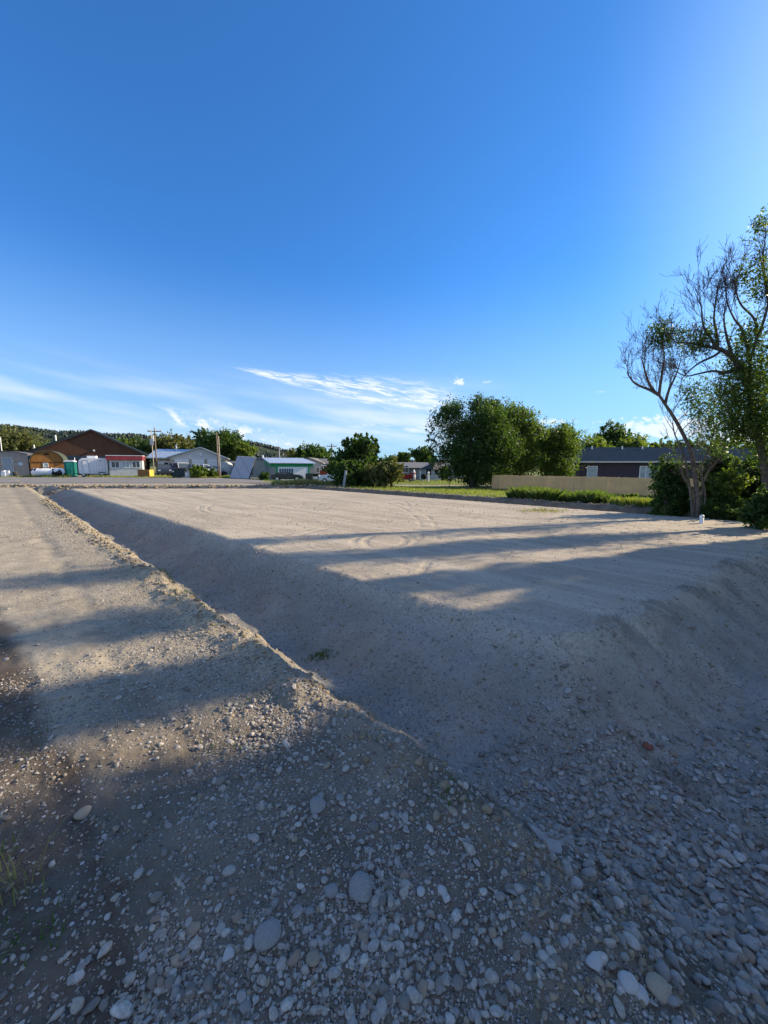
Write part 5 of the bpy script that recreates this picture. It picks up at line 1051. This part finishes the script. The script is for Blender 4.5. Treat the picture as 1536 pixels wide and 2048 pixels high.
t = place('long_flat_building', 'long low building with a flat grey roof behind the leaning panel', 'building', 530, 60, 0); MB().box(-4.2, 4.6, 0, 8, -.4, ZH(915, 60)).build('wall', BLK, t); MB().box(-4.4, 4.8, -.2, 8.2, ZH(915, 60)+.003, ZH(911.5, 60)).build('roof', mat('roof_slate', (.12, .14, .17), .5, .1, 2), t); MB().tube([(-.6, 1, 2.6), (-.6, 1, 3.5)], .12, 8).build('roof_vent', WHITE, t)
# grey gabled house with lean-to
SHG = mat('grey_shingle', (0.20, 0.195, 0.185), .9, .15, 2.5, ribs=('Y', .35), bump=.3); GWH = mat('pale_grey_siding', (0.42, 0.44, 0.46), .7, .06, 1.5, ribs=('Z', .25))
t = place('gabled_house', 'pale grey gabled house right of the green trimmed garage', 'house', 627, 56, 0); k = 56/F; zz = t.location.z
MB().prism_y([(-1.55, -.4), (1.15, -.4), (1.15, ZH(926, 56)-zz), (-.6, ZH(917, 56)-zz), (-2.6, ZH(922, 56)-zz), (-2.6, -.4)], 0, 7).build('wall', GWH, t)
r1, r2 = ZH(917, 56)-zz, ZH(928, 56)-zz; MB().prism_y([(-.6, r1), (1.5, r2), (1.5, r2+.14), (-.6, r1+.16)], -.3, 7.3).prism_y([(-.602, r1), (-.602, r1+.16), (-2.9, r1-.5), (-2.9, r1-.64)], -.3, 7.3).prism_x([(1.2, r2-.05), (4.5, r1-.1), (4.5, r1+.05), (1.2, r2+.1)], .2, 6.2).build('roof', SHG, t)
bx('wing_wall', mat('tan_siding', (.30, .27, .21), .7, .1, 2, ribs=('Z', .2)), t, 1.152, 6.0, 1.6, 7, -.4, r2-.02); window(t, .62, 1.1, .55, .8, 0, mull=0); window(t, 3.6, 1.3, 1.3, .55, 1.6, mull=1, glass=mat('pale_pane', (.35, .42, .42), .3, .1, 3)); bx('porch_roof', WHITE, t, 1.3, 6.2, -.3, 1.55, r2-.28, r2-.16); 
for q in (1.45, 5.9): bx('porch_post', WHITE, t, q-.05, q+.05, -.2, -.1, -.3, r2-.283)
t = place('storage_box', 'tall red brown wooden box standing under the porch roof', 'wooden box', 652, 53.2, 0); RB = mat('red_brown_wood', (.22, .06, .035), .7, .2, 3, ribs=('X', .3)); bx('body', RB, t, -.85, .75, 0, 1.2, -.1, 1.4, bevel=.02); bx('lid', RB, t, -.9, .8, -.05, 1.25, 1.403, 1.47); bx('base_rail', BLACK, t, -.86, .76, -.03, -.003, -.1, .1)
# cars
def car(name, label, cat, u, Y, rz, body, L=4.6, Wd=1.8, H=1.5, kind='sedan', group=None, dz=0):
    t = place(name, label, cat, u, Y, rz, group, dz, face=False); h = H; wh = .34 if kind != 'pickup' else .39
    if kind == 'sedan': low = [(-L/2, .28), (L/2, .28), (L/2, .62), (L*.40, .78), (L*.22, .86), (-L*.34, .90), (-L/2, .82)]; cab = [(L*.20, .85), (L*.04, h-.03), (-L*.20, h), (-L*.36, .90)]
    elif kind == 'suv': low = [(-L/2, .35), (L/2, .35), (L/2, .85), (L*.44, 1.0), (L*.24, 1.08), (-L*.48, 1.1), (-L/2, .9)]; cab = [(L*.24, 1.07), (L*.12, h-.05), (-L*.42, h), (-L*.48, 1.1)]
    else: low = [(-L/2, .45), (L/2, .45), (L/2, 1.0), (L*.46, 1.10), (L*.24, 1.18), (-L*.10, 1.15), (-L*.10, 1.18), (-L/2, 1.15)]; cab = [(L*.23, 1.17), (L*.13, h-.04), (-L*.06, h), (-L*.10, 1.17)]
    b_ = MB().prism_y(low, -Wd/2, Wd/2); b_.build('body', body, t, bevel=.06)
    ca = MB(); n = len(cab); ca.add([(x, -Wd*(.48 if z < 1.2 and z < h-.2 else .40), z) for x, z in cab]+[(x, Wd*(.48 if z < 1.2 and z < h-.2 else .40), z) for x, z in cab], [tuple(range(n)), tuple(range(2*n-1, n-1, -1))]+[(i, i+n, (i+1) % n+n, (i+1) % n) for i in range(n)]); ca.build('cabin_glass', GLASS, t, bevel=.03)
    top = [(x, z) for x, z in cab[1:3]]; MB().box(top[1][0]+.04, top[0][0]-.04, -Wd*.39, Wd*.39, h-.05, h+.025).build('roof', body, t, bevel=.02)
    pl = MB()
    for s in (-1, 1):
        for (xa, za), (xb, zb) in ((cab[0], cab[1]), (cab[3], cab[2])): pl.tube([(xa, s*Wd*.475, za), (xb, s*Wd*.40, zb)], .045, 6)
        xm = (cab[1][0]+cab[2][0])/2; pl.tube([(xm, s*Wd*.478, cab[0][1]), (xm, s*Wd*.405, h-.02)], .04, 6)
    pl.build('pillar', body, t)
    for sx in (-1, 1):
        for s in (-1, 1): wheel(t, sx*L*.31, s*(Wd/2-.10), wh, .22, 'y')
    for s in (-1, 1): bx('headlight', LAMP, t, L/2-.01, L/2+.03, s*Wd*.36-.16, s*Wd*.36+.16, .62 if kind == 'sedan' else .82, .76 if kind == 'sedan' else .98); bx('tail_light', REDL, t, -L/2-.03, -L/2+.01, s*Wd*.42-.07, s*Wd*.42+.07, .62, .85)
    bx('bumper', DARKM, t, L/2, L/2+.08, -Wd*.46, Wd*.46, .32 if kind == 'sedan' else .42, .50 if kind == 'sedan' else .62, bevel=.02)
    if kind == 'pickup': bx('load_bed', BLACK, t, -L*.47, -L*.13, -Wd*.42, Wd*.42, 1.15, 1.19)
    return t
CW = mat('car_white', (.62, .63, .64), .3, .05, 3, bump=.02, spec=.6); CN = mat('car_navy', (.03, .04, .06), .3, .1, 3, bump=.02, spec=.6); CS = mat('car_silver', (.30, .32, .33), .3, .05, 3, bump=.02, metal=.3); CB = mat('car_black', (.02, .022, .026), .28, .1, 3, bump=.02, spec=.6); CR = mat('car_red', (.25, .02, .02), .35, .1, 3, bump=.02)
car('parked_pickup', 'dark blue pickup facing the street left of the dumpster', 'pickup', 329, 58, R(-60), CN, 5.2, 1.9, 1.75, 'pickup')
car('parked_car', 'dark car between the blue pickup and the white vans', 'car', 341, 59.5, R(-75), CB, 4.4, 1.8, 1.5)
car('parked_van', 'white boxy vehicle directly above the dumpster', 'van', 362, 60, R(-35), CW, 5.0, 1.95, 2.0, 'suv')
car('parked_pickup', 'green grey pickup side on behind the scrub', 'pickup', 385, 58.5, R(5), CS, 5.2, 1.9, 1.8, 'pickup')
car('parked_pickup', 'white pickup seen past the scrub before the last roller door', 'pickup', 408, 61, R(175), CW, 5.2, 1.9, 1.75, 'pickup')
car('parked_car', 'low dark car just left of the two bare poles', 'car', 425, 61.5, R(-20), CB, 4.2, 1.75, 1.45)
car('parked_car', 'sleek black car parked across the white garage door', 'car', 574, 45.8, R(12), CB, 3.6, 1.7, 1.12)
car('parked_suv', 'white pickup truck nose half hidden behind the rounded tree', 'pickup', 677, 45.5, R(158), CW, 4.4, 1.85, 1.75, 'suv')
t = place('dark_trailer', 'dark small trailer with a white plate by the grey gabled house', 'trailer', 631, 49.5, .05); bx('deck', DARKM, t, -.85, .85, 0, 2.2, .4, .75, bevel=.03); bx('white_plate', WHITE, t, -.35, .25, -.03, -.003, .42, .72); bx('rear_seat', BLACK, t, -.5, .3, .2, 1, .753, 1.05, bevel=.05); wheel(t, -.95, .9, .32); wheel(t, .95, .9, .32)
t = place('wheeled_bin', 'dark rubbish bin at the right corner of the green trimmed garage', 'bin', 617.5, 49, .1); MB().prism_x([(0, .05), (.6, .05), (.68, 1.0), (-.06, 1.0)], -.42, .42).build('body', CN, t, bevel=.02); MB().prism_x([(-.1, 1.003), (.72, 1.003), (.72, 1.08), (.3, 1.12), (-.1, 1.06)], -.45, .45).build('lid', CB, t)
for q in (-.4, .4): MB().tube([(q-.04, .6, .06), (q+.04, .6, .06)], .11, 10).build('wheel', BLACK, t)
# far pale houses
t = place('far_house', 'grey and white far house with a long grey roof right of the sprawling bush', 'house', 833, 60, 0); zz = t.location.z; k = 60/F
gw = mat('taupe_siding', (.20, .20, .20), .7, .08, 1.5, ribs=('Z', .25)); ze = ZH(935, 60)-zz; zr = ZH(924.5, 60)-zz
bx('wall', gw, t, (788-833)*k, (821-833)*k, 0, 7, -.4, ze); bx('pale_wall', GWH, t, (821-833)*k+.003, (880-833)*k, .6, 7, -.4, ze); SL = mat('slate_roof', (.19, .19, .195), .9, .12, 3, ribs=('Y', .3))
MB().add([((776-833)*k, -.5, ze-.05), ((822-833)*k, -.5, ze-.05), ((862-833)*k, -.5, ze+.0), ((868-833)*k, 3.5, zr), ((782-833)*k, 3.5, zr+.05), ((776-833)*k, 7.5, ze), ((880-833)*k, 7.5, ze)], [(0, 1, 4), (1, 2, 3, 4), (0, 4, 5), (4, 3, 6, 5), (2, 6, 3)]).build('roof', SL, t)
MB().prism_y([((837-833)*k, ze-.25), ((865-833)*k, ze-.28), ((865-833)*k, ze+.75)], -.9, -.6).build('porch_gable', mat('navy_gable', (.04, .055, .09), .6, .1, 2), t)
MB().prism_x([(-1.1, ze-.35), (3, ze+.75), (3, ze+.85), (-1.1, ze-.25)], (865-833)*k+.01, (888-833)*k).build('wing_roof', mat('brown_shingle', (.20, .175, .15), .9, .12, 3, ribs=('Y', .3)), t); bx('wing_wall', GWH, t, (838-833)*k, (884-833)*k, -.55, .597, -.4, ze-.3)
window(t, (810-833)*k, 1.0, 1.1, 1.15, 0, mull=1); window(t, (834.5-833)*k, 1.3, .35, .5, .6, mull=0); door(t, (845.5-833)*k, .0, .75, 1.75, -.55, BGD); window(t, (856-833)*k, .7, .8, 1.1, -.55, mull=0, frame=DARKM); window(t, (872-833)*k, .8, .5, 1.0, -.55, mull=0, frame=DARKM); MB().tube([(.9*1.2+2.2, 2.6, zr-.6), (3.28, 2.6, zr+.45)], .13, 8).build('flue', WHITE, t)
t = place('end_house', 'white far house glimpsed through the left branches of the airy dark tree', 'house', 903, 63, 0); gable_block(t, 4.2, 6, 1.9, 2.9, GWH, SL, .3, ridge='x'); window(t, -.6, .8, .9, .8, 0)
t = place('red_trailer', 'low red utility trailer on the far lawn beside the sprawling bush', 'trailer', 813, 51, .1); bx('bed', CR, t, -1.2, .9, 0, 1.3, .35, .75, bevel=.02); bx('side_rail', CR, t, -1.25, .95, -.04, -.003, .75, .95); bx('load', mat('pale_red_cover', (.55, .28, .28), .7, .1, 3), t, -1.1, -.4, .1, 1.1, .953, 1.35, bevel=.06); wheel(t, -.6, .1, .28, axis='y'); wheel(t, .6, .1, .28, axis='y'); MB().tube([(.9, .6, .5), (1.7, .6, .5)], .04, 6).build('tow_bar', DARKM, t)
t = place('garden_ornament', 'white and red upright yard ornament left of the pale far house', 'yard ornament', 828, 54, 0); MB().tube([(0, 0, 0), (0, 0, .5), (0, 0, .9), (0, 0, 1.3), (0, 0, 1.6)], [.18, .25, .2, .16, .05], 10).build('body', WHITE, t, smooth=True); MB().tube([(0, 0, .95), (0, 0, 1.15)], [.26, .22], 10).build('red_band', CR, t); MB().tube([(-.5, .1, .2), (-.45, .1, 1.1)], [.12, .16], 8).build('side_post', CR, t)
t = place('kettle_grill', 'round black kettle grill on the far lawn before the pale house', 'grill', 848, 50, 0); MB().tube([(0, 0, .35+.42*(1-math.cos(math.pi*i/8))*.9) for i in range(9)], [max(.02, .42*math.sin(math.pi*i/8)) for i in range(9)], 14).build('bowl', BLACK, t, smooth=True); 
for a in (0, 2.1, 4.2): MB().tube([(.15*math.cos(a), .15*math.sin(a), .5), (.33*math.cos(a), .33*math.sin(a), -.02)], .03, 6).build('leg', STEEL, t)
t = place('garden_post', 'short white post standing right of the kettle grill', 'post', 857, 52, 0); MB().tube([(0, 0, -.1), (0, 0, 1.15)], [.12, .10], 10).build('post', WHITE, t); MB().tube([(0, 0, 1.15), (0, 0, 1.35)], [.16, .05], 10).build('cap', WHITE, t)
# leaning pale post, capped pipe
x, y = gnd(683, 977, 0); t = thing('leaning_post', 'grey post leaning right at the dark bush on the pad edge', 'post', (x-.1, 28.9, hz(x-.1, 28.9))); MB().tube([(0, 0, -.3), (.22, .05, 1.2)], [.10, .09], 10).build('post', mat('weathered_post', (.30, .33, .34), .8, .15, 5), t); bx('post_cap', STEEL, t, .14, .31, -.04, .13, 1.2, 1.24)
x, y = gnd(1402, 1046, 0.0); t = thing('capped_pipe', 'short white plastic pipe with a rounded cap on the pad edge', 'pipe', (x, y, hz(x, y))); PV = mat('pvc', (.82, .82, .80), .35, .03, 5, bump=.02); MB().tube([(0, 0, -.3), (.008, 0, .17)], .047, 18).build('pipe', PV, t, smooth=True); MB().tube([(.008, 0, .15), (.008, 0, .19), (.008, 0, .225), (.008, 0, .243)], [.056, .056, .044, .018], 18).build('cap', PV, t, smooth=True)
# plank fence
def fence():
    a, c = Vector((X(985, 36.0), 36.0, 0)), Vector((0, 0, 0)); a.z = hz(a.x, a.y); dv = Vector((1, -1.0, 0)).normalized(); L = 23.0
    FW = mat('cedar_plank', (0.74, 0.48, 0.24), .8, .10, 1.2, bump=.3, ribs=('X', .145)); t = thing('plank_fence', 'long new plank fence of pale cedar boards in front of the plum house', 'fence', a, math.atan2(dv.y, dv.x)); rng = np.random.default_rng(3); n = int(L/.145); b1 = MB()
    for i in range(n):
        x0 = i*.145; wx, wy = a.x+dv.x*x0, a.y+dv.y*x0; zg = hz(wx, wy)-a.z; hh = 1.28+.012*rng.normal(); dy = .004*rng.normal()
        b1.add([(x0+.003, dy-.02, zg), (x0+.141, dy-.02, zg), (x0+.141, dy-.02, zg+hh-.03), (x0+.115, dy-.02, zg+hh), (x0+.03, dy-.02, zg+hh), (x0+.003, dy-.02, zg+hh-.03), (x0+.003, dy, zg), (x0+.141, dy, zg), (x0+.141, dy, zg+hh-.03), (x0+.115, dy, zg+hh), (x0+.03, dy, zg+hh), (x0+.003, dy, zg+hh-.03)],
               [(0, 1, 2, 3, 4, 5), (11, 10, 9, 8, 7, 6), (0, 6, 7, 1), (1, 7, 8, 2), (2, 8, 9, 3), (3, 9, 10, 4), (4, 10, 11, 5), (5, 11, 6, 0)])
    me = b1.build('planks', FW, t)
    at_ = None
    for zz in (.25, .98): MB().box(0, L, .012, .05, zz, zz+.09).build('rail', FW, t)
    for i in range(int(L/2.4)+1): MB().box(i*2.4, i*2.4+.09, .051, .14, -.3, 1.2).build('post', FW, t)
fence()
# plum house
PL = mat('plum_siding', (0.062, 0.052, 0.066), .7, .10, 1.5, ribs=('Z', .2)); NR = mat('navy_shingle', (0.026, 0.042, 0.066), .9, .18, 4, ribs=('Y', .3), bump=.1, spec=0)
Yh = 43.0; xh = X(1147, Yh); t = thing('plum_house', 'long plum coloured house with a navy roof and white windows behind the fence', 'house', (xh, Yh, hz(xh, Yh)), 0); zz = t.location.z; ze = ZH(923.5, Yh)-zz; zr = ZH(894.5, Yh+3.5)-zz; Lh = 25.0
MB().box(0, Lh, 0, 7.5, -.3, ze).build('wall', PL, t)
MB().add([(-.45, -.45, ze), (Lh+.4, -.45, ze), (Lh+.4, 7.95, ze), (-.45, 7.95, ze), (2.55, 3.75, zr), (Lh-2.6, 3.75, zr)], [(0, 1, 5, 4), (1, 2, 5), (2, 3, 4, 5), (3, 0, 4), (0, 3, 2, 1)]).build('roof', NR, t)
bx('gutter', mat('pale_trim', (.50, .50, .48), .6, .05, 3), t, -.50, Lh+.45, -.56, -.452, ze-.10, ze+.06); bx('downpipe', WHITE, t, -.07, .0, -.10, -.01, .0, ze-.1)
for q in (3.6, 7.2, 9.6): MB().tube([(q, 3.2, zr-.4), (q, 3.2, zr+.12)], .07, 8).build('roof_vent', WHITE, t)
for u0, mu, ww in ((1184.5, 0, 1.15), (1298, 2, 2.1), (1412, 1, 1.2), (1500, 1, 1.4)): window(t, X(u0, Yh)-xh, ZH(960, Yh)-zz, ww, 1.55, 0, mull=mu, glass=mat('curtain_pane', (.30, .36, .38), .25, .3, 2, spec=.8))
